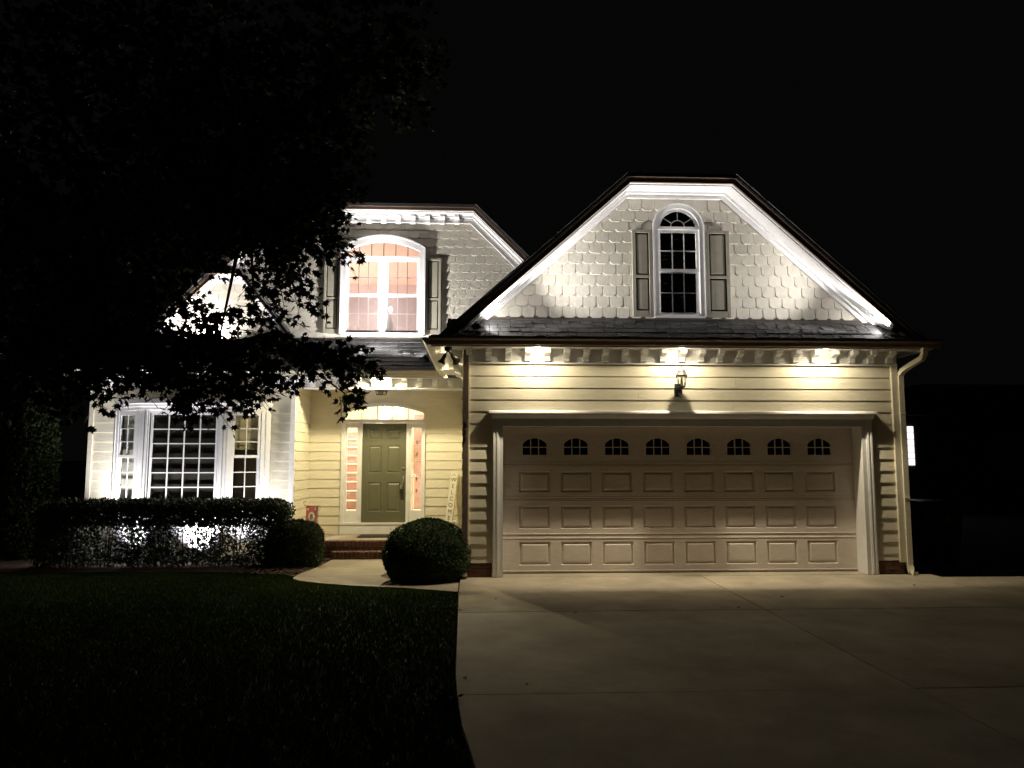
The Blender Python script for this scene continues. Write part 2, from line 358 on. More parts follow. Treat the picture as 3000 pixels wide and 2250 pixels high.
BRK = bracket_mesh(.078, TRIM)
for i in range(23): link('eave_bracket', BRK, (-.105 + i * .2635, -.018, 2.9), H)
# left side eave of the garage roof running back to the porch
MB().box(-.56, -.16, .03, 3.2, 3.07, 3.09).build('soffit_board', TRIM, H)
MB().box(-.60, -.56, -.38, 3.25, 3.045, 3.2).build('fascia_board', TRIM, H)
gs = MB().prof([(0, 0), (.0, -.1), (-.06, -.1), (-.08, -.06), (-.11, -.03), (-.11, 0)], 0, 3.6)
gs.turn(Matrix.Translation((-.602, -.40, 3.165)) @ Matrix.Rotation(R(90), 4, 'Z') @ Matrix.Scale(-1, 4, (0, 1, 0))).build('gutter', TRIM, H)
for i in range(11):
    o = link('eave_bracket', BRK, (-.198, .16 + i * .27, 2.9), H); o.rotation_euler = (0, 0, R(-90))
MB().box(5.84, 6.06, .03, 8.9, 3.07, 3.09).build('soffit_board', TRIM, H); MB().box(6.06, 6.1, -.38, 8.9, 3.045, 3.2).build('fascia_board', TRIM, H)

# --- pent roof over the garage door
def tab_roof(pname, x0, x1, ya, za, yb, zb_, rows, wtab, m, clip=None):
    th = math.atan2(zb_ - za, yb - ya); Ls = math.hypot(yb - ya, zb_ - za)
    n = Vector((0, -math.sin(th), math.cos(th))); u = Vector((0, math.cos(th), math.sin(th))); o0 = Vector((0, ya, za))
    deck = MB(); q = [o0, o0 + u * Ls]; d = n * -.03
    deck.solid([(x0, *q[0].yz), (x1, *q[0].yz), (x1, *q[1].yz), (x0, *q[1].yz), (x0, *(q[0] + d).yz), (x1, *(q[0] + d).yz), (x1, *(q[1] + d).yz), (x0, *(q[1] + d).yz)],
               [(0, 1, 2, 3), (4, 5, 6, 7), (0, 1, 5, 4), (1, 2, 6, 5), (2, 3, 7, 6), (3, 0, 4, 7)])
    rf = deck.build(pname, m, H); e = Ls / rows; meshes = {}
    for r_ in range(rows):
        x = x0 - random.uniform(0, wtab)
        while x < x1 - .02:
            wd = wtab * random.choice((.7, .85, 1, 1, 1.2)); xa, xb = max(x, x0), min(x + wd - .012, x1); x += wd
            if xb - xa < .03: continue
            t = random.choice((.009, .013, .02)); kk = (round(xb - xa, 2), t); dw = round(xb - xa, 2)
            if kk not in meshes:
                vs = [(-dw / 2, 0, 0), (dw / 2, 0, 0), (dw / 2, e * 1.12, 0), (-dw / 2, e * 1.12, 0), (-dw / 2, 0, t), (dw / 2, 0, t), (dw / 2, e * 1.12, .003), (-dw / 2, e * 1.12, .003)]
                meshes[kk] = mesh_data('roof_tab', vs, orient(vs, [(0, 1, 2, 3), (4, 5, 6, 7), (0, 1, 5, 4), (1, 2, 6, 5), (2, 3, 7, 6), (3, 0, 4, 7)]), m)
            p = o0 + u * (r_ * e - .004 + random.uniform(-.006, .006)) + n * (.003 + .0015 * r_)
            o = link('roof_shingle', meshes[kk], ((xa + xb) / 2, p.y, p.z), rf); o.rotation_euler = (th, 0, random.uniform(-.01, .01))
    return rf
tab_roof('pent_roof', -.40, 5.90, -.45, 3.172, .0, 3.475, 4, .165, ASPH)
MB().prof([(-.05, 3.455), (-.052, 3.46), (-.008, 3.50), (-.008, 3.53), (-.002, 3.53), (-.002, 3.47)], -.05, 5.55).build('flashing', FLASH, H)

# --- clipped gables
class Gable:
    def __init__(s, xc, a, zt, sl, zb): s.xc, s.a, s.zt, s.sl, s.zb = xc, a, zt, sl, zb
    def h(s, z, d=0): return s.a + (s.zt - z) / s.sl - d * math.sqrt(1 + s.sl ** 2) / s.sl
    def pts(s, d, zb=None):
        zb = s.zb if zb is None else zb; zt = s.zt - d; hc = s.a + d / s.sl - d * math.sqrt(1 + s.sl ** 2) / s.sl
        return [(s.xc - s.h(zb, d), zb), (s.xc - hc, zt), (s.xc + hc, zt), (s.xc + s.h(zb, d), zb)]
    def band(s, names, d0, d1, ya, yb, m, zb=None, sides=(0, 1, 2)):
        A, B = s.pts(d0, zb), s.pts(d1, zb)
        for i in sides: MB().poly([A[i], A[i + 1], B[i + 1], B[i]], ya, yb).build(names, m, H)
    def roof(s, yf, yback, m, hip=.31, zb=None):
        zb = s.zb if zb is None else zb; A = s.pts(0, zb); ap = s.zt + s.a * s.sl; yr = yf + (ap - s.zt) / hip; xc = s.xc
        top = [(A[0][0], yf, A[0][1]), (A[1][0], yf, A[1][1]), (A[2][0], yf, A[2][1]), (A[3][0], yf, A[3][1]), (xc, yr, ap), (xc, yback, ap), (A[0][0], yback, A[0][1]), (A[3][0], yback, A[3][1])]
        bot = [(x, y, z - .05) for x, y, z in top]; T = [(0, 1, 4, 5, 6), (1, 2, 4), (2, 3, 7, 5, 4)]; n = 8
        F = T + [tuple(i + n for i in reversed(f)) for f in T] + [(0, n, n + 1, 1), (1, n + 1, n + 2, 2), (2, n + 2, n + 3, 3), (3, n + 3, n + 7, 7), (7, n + 7, n + 5, 5), (5, n + 5, n + 6, 6), (6, n + 6, n, 0)]
        return part('roof', top + bot, F, m, H)
GG = Gable(2.75, .745, 5.415, .895, 3.17)
r1 = GG.roof(-.44, 9.0, ASPH, zb=3.14)
def roof_edges(G, yf, m):                                            # ragged shingle ends along the rakes
    for sgn in (-1, 1):
        L = (G.zt - G.zb) * math.sqrt(1 + 1 / G.sl ** 2); n = int(L / .14)
        for i in range(n):
            z = G.zb + (G.zt - G.zb) * (i + .5) / n; x = G.xc + sgn * G.h(z)
            o = box('roof_edge_shingle', x - .075, x + .075, yf - random.uniform(.0, .02), yf + .25, z - .006, z + .012, m, None, .002)
            o.rotation_euler = (0, sgn * math.atan(G.sl), 0); o.parent = r1 if G is GG else r2; o.location = o.location - wl(o.parent)
GG.band('rake_fascia', .0, .055, -.435, -.38, BROWN); GG.band('rake_fascia', .055, .125, -.42, -.385, BROWN)
GG.band('rake_soffit', .108, .125, -.385, .01, TRIM, 3.2)
GG.band('rake_molding', .125, .145, -.36, -.30, TRIM, 3.2); GG.band('rake_molding', .125, .155, -.085, -.03, TRIM, 3.3); GG.band('rake_frieze', .125, .19, -.03, .012, TRIM, 3.3); GG.band('rake_bead', .19, .207, -.038, .012, TRIM, 3.35)
roof_edges(GG, -.45, ASPH)
# gable wall with scalloped shingles
GWX0, GWX1, GWZ = 2.46, 3.12, 4.775
A = GG.pts(.1, 3.35)
gb = MB(); gb.poly([A[0], (GWX0, 3.35), (GWX0, A[1][1]), A[1]], .012, .12); gb.poly([(GWX1, 3.35), A[3], A[2], (GWX1, A[2][1])], .012, .12)
gb.box(GWX0, GWX1, .012, .12, 3.35, 3.56); gb.strip(arc(GWX0, GWX1, GWZ, GWZ + .33), [(GWX0 + (GWX1 - GWX0) * i / 16, A[1][1]) for i in range(17)], .012, .12)
gable_wall = gb.build('gable_wall', SHING, H)
def shingle_mesh(wd, e, m):
    h = e * 1.16; c = wd * .2; q = .82; xs = [(-wd / 2, h), (-wd / 2, c * q), (-wd / 2 + c, 0), (wd / 2 - c, 0), (wd / 2, c * q), (wd / 2, h)]
    def yy(z): return -.004 - .018 * (1 - z / h)
    n = 6; vs = [(x, yy(z), z) for x, z in xs] + [(x, 0, z) for x, z in xs]
    fs = [tuple(range(n)), tuple(range(2 * n - 1, n - 1, -1))] + [(i, n + i, n + (i + 1) % n, (i + 1) % n) for i in range(n)]
    return mesh_data('shingle', vs, orient(vs, fs), m)
def shingle_wall(G, dd, y, z0, z1, e, wd, holes, parent, m, xlim=None):
    ms = shingle_mesh(wd - .006, e, m); ms2 = shingle_mesh(wd * .94, e, m); r_ = 0; z = z0
    while z < z1:
        hw = G.h(z + e * .2, dd); k0 = int(hw / wd) + 2
        for k in range(-k0, k0 + 1):
            x = G.xc + (k + (.5 if r_ % 2 else 0)) * wd
            if abs(x - G.xc) > hw + wd * .35: continue
            if z + e > G.zt - dd + .05: continue
            if xlim and not (xlim[0] < x < xlim[1]): continue
            if any(h(x, z + e / 2) for h in holes): continue
            o = link('wall_shingle', random.choice((ms, ms, ms2)), (x + random.uniform(-.002, .002), y - random.uniform(0, .003), z + random.uniform(-.003, .003)), parent); o.rotation_euler = (0, random.uniform(-.012, .012), 0)
        z += e; r_ += 1
shingle_wall(GG, .16, .012, 3.515, 5.3, .152, .186, [lambda x, z: abs(x - 2.79) < .37 and z < 4.80, lambda x, z: (x - 2.79) ** 2 + (z - GWZ) ** 2 < .32 ** 2], gable_wall, SHING)

# ------------------------------------------------------------------ windows and shutters
def sash(win, x0, x1, z0, z1, y, cols, rows, fw=.035, mt=.012, tilt=None, fd=.03, gm=GLASS, mm=TRIM, mu=None):
    mu = mu or mm
    """a sash: frame ring, muntins and panes; tilt = (x, y, angle) turns it about a vertical axis"""
    M = Matrix.Identity(4)
    if tilt: M = Matrix.Translation((tilt[0], tilt[1], 0)) @ Matrix.Rotation(tilt[2], 4, 'Z') @ Matrix.Translation((-tilt[0], -tilt[1], 0))
    f = MB(); f.box(x0, x0 + fw, y, y + fd, z0, z1); f.box(x1 - fw, x1, y, y + fd, z0, z1); f.box(x0 + fw, x1 - fw, y, y + fd, z0, z0 + fw); f.box(x0 + fw, x1 - fw, y, y + fd, z1 - fw, z1)
    f.turn(M).build('sash_frame', mm, win)
    a, b_, c, d = x0 + fw, x1 - fw, z0 + fw, z1 - fw; cw, rh = (b_ - a) / cols, (d - c) / rows
    for i in range(1, cols): MB().box(a + cw * i - mt / 2, a + cw * i + mt / 2, y + .004, y + .022, c, d).turn(M).build('muntin', mu, win)
    for j in range(1, rows): MB().box(a, b_, y + .006, y + .020, c + rh * j - mt / 2, c + rh * j + mt / 2).turn(M).build('muntin', mu, win)
    for i in range(cols):
        for j in range(rows): MB().box(a + cw * i, a + cw * (i + 1), y + .024, y + .027, c + rh * j, c + rh * (j + 1)).turn(M).build('pane', gm, win)
def shutter(x0, x1, z0, z1, y, parent):
    s = thing('shutter', loc=((x0 + x1) / 2, y, z0), parent=parent); st = .045; zm = z0 + .46 * (z1 - z0)
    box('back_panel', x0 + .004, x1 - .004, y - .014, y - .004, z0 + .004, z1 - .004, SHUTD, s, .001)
    for a, b_ in ((x0, x0 + st), (x1 - st, x1)): box('stile', a, b_, y - .042, y - .012, z0, z1, SHUT, s, .003)
    for a, b_ in ((z0, z0 + .085), (zm - .02, zm + .02), (z1 - .045, z1)): box('rail', x0 + st + .001, x1 - st - .001, y - .041, y - .012, a, b_, SHUT, s, .003)
    for a, b_ in ((z0 + .085, zm - .02), (zm + .02, z1 - .045)): box('raised_panel', x0 + st + .022, x1 - st - .022, y - .034, y - .012, a + .022, b_ - .022, SHUT, s, .006)
# gable window (dark attic room)
gw = thing('gable_window', loc=(2.79, 0, 3.53), parent=H)
f = MB(); f.box(2.44, 2.50, -.05, .05, 3.56, GWZ); f.box(3.08, 3.14, -.05, .05, 3.56, GWZ); f.box(2.44, 3.14, -.05, .05, 3.52, 3.565); f.box(2.445, 3.135, -.045, .05, GWZ - .01, GWZ + .028)
f.strip(arc(2.44, 3.14, GWZ, GWZ + .35), arc(2.50, 3.08, GWZ, GWZ + .29), -.05, .05); f.build('casing', TRIM, gw)
f = MB(); f.box(2.425, 2.44, -.062, .012, 3.54, GWZ); f.box(3.14, 3.155, -.062, .012, 3.54, GWZ); f.strip(arc(2.425, 3.155, GWZ, GWZ + .365), arc(2.44, 3.14, GWZ, GWZ + .35), -.062, .012); f.build('backband', TRIM, gw)
f = MB(); f.strip(arc(2.50, 3.08, GWZ + .02, GWZ + .29), arc(2.535, 3.045, GWZ + .02, GWZ + .255), -.02, .02); f.build('arch_frame', TRIM, gw)
sash(gw, 2.50, 3.08, 4.17, GWZ - .01, -.015, 3, 2, .04); sash(gw, 2.50, 3.08, 3.565, 4.20, .018, 3, 2, .04)
for a in (35, 90, 145):
    c_, s_ = math.cos(R(a)), math.sin(R(a)); MB().tube([(2.79 + .1 * c_, .0, GWZ + .028 + .1 * s_), (2.79 + .25 * c_, .0, GWZ + .028 + .235 * s_)], .007, 6).build('sunburst_bar', TRIM, gw)
MB().tube([(2.79 + .1 * math.cos(R(t)), .0, GWZ + .03 + .1 * math.sin(R(t))) for t in range(0, 181, 20)], .007, 6).build('sunburst_arc', TRIM, gw)
MB().poly([(2.52, GWZ + .028)] + arc(2.53, 3.05, GWZ + .03, GWZ + .26) + [(3.06, GWZ + .028)], .01, .013).build('arch_pane', GLASS, gw)
rm = MB()
for q in ((2.35, 3.25, .9, .95, 3.4, 5.2), (2.3, 2.35, .12, .95, 3.4, 5.2), (3.25, 3.3, .12, .95, 3.4, 5.2), (2.3, 3.3, .12, .95, 3.36, 3.4), (2.3, 3.3, .12, .95, 5.2, 5.24)): rm.box(*q)
rm.build('attic_room', DARKROOM, H)
for k in range(24): box('blind_slat', 2.53, 3.05, .075, .10, 3.60 + k * .048, 3.603 + k * .048, DARKROOM, gw, .001, rot=(R(-28), 0, 0))
shutter(2.135, 2.415, 3.53, 4.755, -.012, H); shutter(3.165, 3.50, 3.53, 4.755, -.012, H)

# ------------------------------------------------------------------ garage door
b = MB(); b.box(.21, .30, -.035, .012, .045, 2.2); b.box(.30, .355, -.025, .25, .045, 2.05); b.box(.225, .245, -.043, -.034, .045, 2.19); b.box(.27, .285, -.043, -.034, .045, 2.19); b.build('door_casing', TRIM, H)
b = MB(); b.box(5.335, 5.425, -.035, .012, .045, 2.2); b.box(5.275, 5.335, -.025, .25, .045, 2.05); b.box(5.39, 5.41, -.043, -.034, .045, 2.19); b.box(5.35, 5.365, -.043, -.034, .045, 2.19); b.build('door_casing', TRIM, H)
b = MB(); b.box(.30, 5.335, -.03, .25, 2.03, 2.08); b.box(.30, 5.335, -.035, .012, 2.08, 2.2); b.prof([(-.035, 2.13), (-.05, 2.14), (-.075, 2.175), (-.085, 2.2), (-.035, 2.2)], .20, 5.435); b.build('door_header', TRIM, H)
MB().prof([(.012, 2.2), (-.105, 2.2), (-.105, 2.222), (-.1, 2.232), (.012, 2.242)], .165, 5.47).build('drip_cap', TRIM, H)
box('side_keypad', .345, .362, .19, .24, 1.36, 1.48, TRIM, H, .004)
gd = thing('garage_door', loc=(2.81, .25, .05), parent=H)
DX0, DX1, DY = .356, 5.274, .25
sec = [(.055, .545), (.550, 1.043), (1.048, 1.515), (1.520, 2.05)]
cx = [.80 + i * .5705 for i in range(8)]; PW = .215
for si, (z0, z1) in enumerate(sec):
    pz0, pz1 = (z0 + .10, z1 - .075) if si < 3 else (1.62, 1.895)
    if si == 1: pz0, pz1 = .642, .953
    if si == 2: pz0, pz1 = 1.135, 1.42
    pw = PW if si < 3 else .20
    b = MB(); b.box(DX0, DX1, DY, DY + .04, z0, pz0); b.box(DX0, DX1, DY, DY + .04, pz1, z1); xs = [DX0] + [v for c in cx for v in (c - pw, c + pw)] + [DX1]
    for i in range(0, len(xs), 2): b.box(xs[i], xs[i + 1], DY, DY + .04, pz0, pz1)
    if si < 3: b.box(DX0, DX1, DY + .03, DY + .04, pz0, pz1)
    for zz in (z0 + .022, z1 - .03): b.prof([(DY + .002, zz - .007), (DY - .005, zz - .003), (DY - .005, zz + .003), (DY + .002, zz + .007)], DX0, DX1)
    b.build('door_section', GDOOR, gd)
    if si < 3:
        hw, hh = pw, (pz1 - pz0) / 2; rings = [(0, 0), (.016, .022), (.022, .022), (.046, .001), (.055, .0)]
        vs = []
        for ins, dep in rings: vs += [(-hw + ins, dep, -hh + ins), (hw - ins, dep, -hh + ins), (hw - ins, dep, hh - ins), (-hw + ins, dep, hh - ins)]
        fs = [(4 * k + i, 4 * k + (i + 1) % 4, 4 * k + 4 + (i + 1) % 4, 4 * k + 4 + i) for k in range(4) for i in range(4)] + [(16, 17, 18, 19)]
        me = mesh_data('panel', vs, fs, GDOOR)
        for c in cx: link('raised_panel', me, (c, DY, (pz0 + pz1) / 2), gd)
    else:
        for c in cx:
            x0, x1 = c - .2, c + .2; a, b_ = c - .165, c + .165; zl, zs, zt = 1.645, 1.80, 1.873
            fr = MB(); fr.box(x0, a, DY - .01, DY + .03, pz0, pz1); fr.box(b_, x1, DY - .01, DY + .03, pz0, pz1); fr.box(a, b_, DY - .01, DY + .03, pz0, zl)
            ar = [(a, zs), (a + .012, zs + .004), (a + .02, zs + .02)] + arc(a + .03, b_ - .03, zs + .025, zt, 10) + [(b_ - .02, zs + .02), (b_ - .012, zs + .004), (b_, zs)]
            fr.strip(ar, [(p[0], pz1) for p in ar], DY - .01, DY + .03)
            for xx in (c - .055, c + .055): fr.box(xx - .007, xx + .007, DY - .004, DY + .012, zl, zt)
            fr.box(a, b_, DY - .003, DY + .011, 1.742, 1.756); fr.build('lite_frame', GDOOR, gd)
            for xa, xb in ((a, c - .055), (c - .055, c + .055), (c + .055, b_)):
                for za, zb_ in ((zl, 1.749), (1.749, zt)): MB().box(xa, xb, DY + .014, DY + .017, za, zb_).build('lite_pane', TINT, gd)
MB().box(DX0, DX1, DY + .005, DY + .03, .043, .056).build('bottom_seal', BLACK, gd)
gi = MB()
for q in ((0, 5.7, 2.5, 2.6, 0, 2.6), (0, .1, .31, 2.5, 0, 2.6), (5.6, 5.7, .31, 2.5, 0, 2.6), (0, 5.7, .31, 2.5, 2.6, 2.7)): gi.box(*q)
gi.build('garage_interior', DARKROOM, H)

# ------------------------------------------------------------------ downspouts and house number
MB().box(-.178, -.112, -.085, -.035, .12, 3.05).build('downspout', BROWN, H)
b = MB(); b.box(-.182, -.108, -.09, -.03, 2.78, 2.86); b.prof([(-.085, .12), (-.035, .12), (-.14, .05), (-.18, .08)], -.178, -.112); b.build('downspout_elbow', BROWN, H)
def sq_tube(pts, w_, d_, name, m):                                   # rectangular pipe through points
    b = MB(); pts = [Vector(p) for p in pts]; vs = []
    for i, p in enumerate(pts):
        t = (pts[min(i + 1, len(pts) - 1)] - pts[max(i - 1, 0)]).normalized(); yx = Vector((0, 1, 0)) if abs(t.y) < .8 else Vector((0, 0, 1)); sx = yx.cross(t).normalized(); sy = t.cross(sx)
        vs += [p + sx * w_ * a + sy * d_ * c for a, c in ((-1, -1), (1, -1), (1, 1), (-1, 1))]
    n = len(pts); fs = [(4 * i + k, 4 * i + (k + 1) % 4, 4 * i + 4 + (k + 1) % 4, 4 * i + 4 + k) for i in range(n - 1) for k in range(4)] + [(0, 1, 2, 3), (4 * n - 4, 4 * n - 3, 4 * n - 2, 4 * n - 1)]
    return part(name, vs, fs, m, H)
sq_tube([(5.96, -.46, 3.08), (5.965, -.44, 3.0), (5.955, -.40, 2.93), (5.90, -.22, 2.86), (5.865, -.08, 2.80), (5.855, -.03, 2.74), (5.855, -.02, 2.6), (5.855, -.02, .3), (5.856, -.02, .16), (5.86, -.05, .08), (5.87, -.13, .06)], .036, .03, 'downspout', SIDING)
for zz in (1.05, 2.2): box('strap', 5.815, 5.896, -.056, .02, zz, zz + .025, SIDING, H, .002)
def text_mesh(ch, size, m, name, depth=.004, sx=1.0):
    cu = bpy.data.curves.new('t', 'FONT'); cu.body = ch; cu.size = size; cu.extrude = depth; cu.align_x = 'CENTER'; cu.resolution_u = 3
    o = bpy.data.objects.new('t', cu); COL.objects.link(o); dg = bpy.context.evaluated_depsgraph_get(); me = bpy.data.meshes.new_from_object(o.evaluated_get(dg))
    bpy.data.objects.remove(o); bpy.data.curves.remove(cu); me.name = name; me.materials.clear(); me.materials.append(m)
    for v in me.vertices: v.co.x *= sx
    return me
num = thing('house_number', loc=(-.145, -.09, 1.8), parent=H)
for i, c in enumerate('511'):
    o = link('numeral', text_mesh(c, .105, BLACK, 'numeral', .004), (-.145, -.091, 2.005 - i * .095), num); o.rotation_euler = (R(90), 0, 0)

# ------------------------------------------------------------------ entry porch
PY, EY = 3.7, 4.9
# floor and steps
pf = MB().box(-3.27, -.34, 3.73, 4.93, -.3, .115).build('porch_floor', CONC, H)
box('porch_slab', -3.27, -.34, 3.80, 4.90, .115, .127, CONC, pf, .004)
def brick_step(x0, x1, yf, yd, zt, zb, name):
    st = MB().box(x0 + .01, x1, yf + .012, yf + yd, zb, zt - .012).build(name, MORT, H); x = x0
    while x < x1 - .03:                                              # rowlock nosing
        box('brick', x, min(x + .064, x1), yf - .012, yf + min(yd, .19), zt - .095, zt + random.uniform(-.003, .003), BRICK, st, .006); x += .073
    z = zt - .105; r_ = 0
    while z > zb + .02:
        x = x0 - (.1 if r_ % 2 else 0)
        while x < x1 - .03:
            a, b_ = max(x, x0), min(x + .193, x1)
            if b_ - a > .03: box('brick', a, b_, yf, yf + .09, max(z - .057, zb - .03), z, BRICK, st, .004)
            x += .203
        z -= .067; r_ += 1
    return st
brick_step(-3.27, -.36, 3.64, .17, .128, -.2, 'porch_edge'); brick_step(-2.52, -.36, 3.36, .27, -.03, -.2, 'brick_step')
# entry wall
ew = MB(); ew.box(-3.36, -2.66, 4.912, 5.02, .1, 2.95); ew.box(-1.02, -.2, 4.912, 5.02, .1, 2.95)
ew.strip(arc(-2.66, -1.02, 2.50, 2.70), [(-2.66 + 1.64 * i / 16, 2.95) for i in range(17)], 4.905, 5.02)
entry = ew.build('entry_wall', SIDING, H); e2 = .178
for k in range(16):
    z0 = .13 + e2 * k; z1 = z0 + e2
    if z0 > 2.86: break
    if z0 > 2.69: board('siding_board', -3.33, -.2, z0, z1, 4.905, SIDING, entry, .022)
    else: board('siding_board', -3.33, -2.655, z0, z1, 4.912, SIDING, entry, .022); board('siding_board', -1.025, -.2, z0, z1, 4.912, SIDING, entry, .022)
MB().box(-3.4, -.18, 3.86, 5.0, 2.93, 2.96).build('porch_ceiling', TRIM, H)
# porch side wall
sw = MB().box(-3.45, -3.30, 3.72, 4.93, -.2, 2.95).build('porch_side_wall', SIDING, H)
for k in range(16):
    z0 = .13 + e2 * k
    if z0 > 2.86: break
    board_side('siding_board', 3.76, 4.9, z0, z0 + e2, -3.30, 1, SIDING, sw, .022)
# beam, soffit and pent eave along the front
MB().box(-7.0, -.19, 3.69, 3.86, 2.862, 3.07).build('porch_beam', TRIM, H)
MB().prof([(3.69, 2.862), (3.672, 2.862), (3.672, 2.880), (3.69, 2.892)], -7.0, -.19).build('beam_bead', TRIM, H)
MB().box(-7.2, -.60, 3.27, 3.70, 3.045, 3.07).build('soffit_board', TRIM, H)
MB().box(-7.2, -.60, 3.245, 3.27, 3.02, 3.18).build('fascia_board', TRIM, H)
gutter('gutter', -7.25, -.72, 3.245, 3.155, SIDING, H, .10, .11)
BRK2 = bracket_mesh(.09, TRIM, .15, .155)
for i in range(25):
    x = -.49 - i * .2765
    if x > -6.95: link('eave_bracket', BRK2, (x, 3.69, 2.89), H)
tab_roof('pent_roof', -7.1, -.62, 3.20, 3.155, 4.04, 3.83, 8, .21, ASPH)
# entry door unit: casing, sidelights, transom, door
en = thing('front_entry', loc=(-1.82, 4.9, .13), parent=H)
c = MB(); c.box(-2.66, -2.59, 4.865, 4.95, .13, 2.50); c.box(-1.10 + .05, -1.02 + .005, 4.865, 4.95, .13, 2.50); c.strip(arc(-2.66, -1.015, 2.50, 2.70), arc(-2.59, -1.05, 2.49, 2.628), 4.865, 4.95); c.build('casing', TRIM, en)
c = MB(); c.box(-2.59, -1.05, 4.875, 4.97, 2.295, 2.365); c.box(-2.31, -2.255, 4.875, 4.98, .33, 2.295); c.box(-1.385, -1.33, 4.875, 4.98, .33, 2.295); c.build('mullion', TRIM, en)
c = MB(); c.box(-2.59, -1.05, 4.86, 4.97, .13, .31); c.box(-2.66, -1.015, 4.845, 4.97, .31, .338); c.build('threshold', TRIM, en)
for x0, x1 in ((-2.59, -2.31), (-1.33, -1.05)):
    c = MB(); c.box(x0, x0 + .045, 4.895, 4.93, .34, 2.29); c.box(x1 - .04, x1, 4.895, 4.93, .34, 2.29); c.box(x0 + .045, x1 - .04, 4.895, 4.93, .345, .58); c.box(x0 + .045, x1 - .04, 4.895, 4.93, 2.2, 2.29); c.build('sidelight_frame', TRIM, en)
    for j in range(5):
        za = .58 + .324 * j; MB().box(x0 + .045, x1 - .04, 4.912, 4.915, za, za + .324).build('pane', GLASS, en)
        if j: MB().box(x0 + .045, x1 - .04, 4.916, 4.926, za - .007, za + .007).build('muntin', TRIM, en)
for i in range(5):
    xa = -2.58 + .306 * i; MB().poly([(xa, 2.365)] + [p for p in arc(-2.59, -1.05, 2.49, 2.63, 40) if xa - .01 <= p[0] <= xa + .316] + [(xa + .306, 2.365)], 4.92, 4.923).build('transom_pane', GLASS, en)
    if i: MB().box(xa - .007, xa + .007, 4.905, 4.919, 2.365, 2.62).build('transom_muntin', WOODP, en)
fd = thing('front_door', loc=(-1.82, 4.93, .34), parent=H)
dx0, dx1, dy = -2.25, -1.388, 4.925; pcols = ((-2.135, -1.875), (-1.765, -1.505)); prow = ((.555, 1.125), (1.305, 1.845), (1.965, 2.165))
d = MB(); d.box(dx0, dx1, dy + .03, dy + .045, .345, 2.29)
xs = [dx0, pcols[0][0], pcols[0][1], pcols[1][0], pcols[1][1], dx1]
for i in (0, 2, 4): d.box(xs[i], xs[i + 1], dy, dy + .03, .345, 2.29)
zs = [.345] + [v for r_ in prow for v in r_] + [2.29]
for a, b_ in pcols:
    for i in range(0, 8, 2): d.box(a, b_, dy, dy + .03, zs[i], zs[i + 1])
d.build('door_leaf', DOORG, fd)
for a, b_ in pcols:
    for z0, z1 in prow:
        hw, hh = (b_ - a) / 2, (z1 - z0) / 2; vs = []
        for ins, dep in [(0, 0), (.014, .013), (.02, .013), (.045, .003), (.05, .003)]: vs += [(-hw + ins, dep, -hh + ins), (hw - ins, dep, -hh + ins), (hw - ins, dep, hh - ins), (-hw + ins, dep, hh - ins)]
        fs = [(4 * k + i, 4 * k + (i + 1) % 4, 4 * k + 4 + (i + 1) % 4, 4 * k + 4 + i) for k in range(4) for i in range(4)] + [(16, 17, 18, 19)]
        link('door_panel', mesh_data('door_panel', vs, fs, DOORG), ((a + b_) / 2, dy, (z0 + z1) / 2), fd)
MB().lathe((0, 0, 0), [(.012, 0), (.032, 0), (.034, .012), (.02, .022), (.018, .03)], 16).turn(Matrix.Translation((-1.438, dy, 1.40)) @ Matrix.Rotation(R(90), 4, 'X')).build('deadbolt', NICKEL, fd, True)
b = MB(); b.box(-1.458, -1.420, dy - .012, dy + .002, 1.02, 1.26); b.tube([(-1.439, dy - .01, 1.21), (-1.439, dy - .05, 1.20), (-1.439, dy - .055, 1.12), (-1.439, dy - .04, 1.05), (-1.439, dy - .01, 1.04)], .011, 8); b.build('handle_set', NICKEL, fd, True)
# ceiling lantern, door mat, key box, welcome board, small box, garden flag
cl = thing('porch_ceiling_lantern', 'dark metal lantern with small panes under the porch ceiling', 'lantern', (-1.79, 4.05, 2.76))
MB().lathe((-1.79, 4.05, 0), [(.11, 2.93), (.13, 2.92), (.14, 2.90), (.10, 2.895)], 8).build('canopy', BRONZE, cl)
MB().lathe((-1.79, 4.05, 0), [(.118, 2.895), (.09, 2.79), (.02, 2.785)], 8).build('glass_shade', mat('frosted_shade', (.5, .45, .33), .5, .05), cl)
for k in range(8):
    t = 2 * math.pi * (k + .5) / 8; MB().tube([(-1.79 + .122 * math.cos(t), 4.05 + .122 * math.sin(t), 2.895), (-1.79 + .093 * math.cos(t), 4.05 + .093 * math.sin(t), 2.785)], .006, 5).build('rib', BRONZE, cl)
for r_, z in ((.107, 2.845), (.094, 2.787)):
    MB().tube([(-1.79 + r_ * math.cos(2 * math.pi * (k + .5) / 8), 4.05 + r_ * math.sin(2 * math.pi * (k + .5) / 8), z) for k in range(9)], .006, 5).build('ring', BRONZE, cl)
mt_ = thing('door_mat', 'dark coir mat lying before the olive front door', 'door mat', (-1.8, 4.4, .128))
box('mat_pad', -2.2, -1.36, 4.18, 4.62, .129, .148, RUBBER, mt_, .005)
box('mat_border', -2.23, -1.33, 4.15, 4.65, .128, .135, BLACK, mt_, .003)
kb = thing('key_lockbox', 'small metal key box hanging from the front door handle', 'lock box', (-1.46, 4.85, .9))
box('case', -1.50, -1.435, 4.845, 4.878, .90, 1.0, BRONZE, kb, .006); MB().tube([(-1.49, 4.862, .995), (-1.487, 4.862, 1.05), (-1.467, 4.868, 1.075), (-1.447, 4.862, 1.05), (-1.444, 4.862, .995)], .006, 6).build('shackle', NICKEL, kb)
ws = thing('welcome_sign', 'tall narrow white WELCOME board leaning beside the front door', 'sign', (-.52, 4.5, .128))
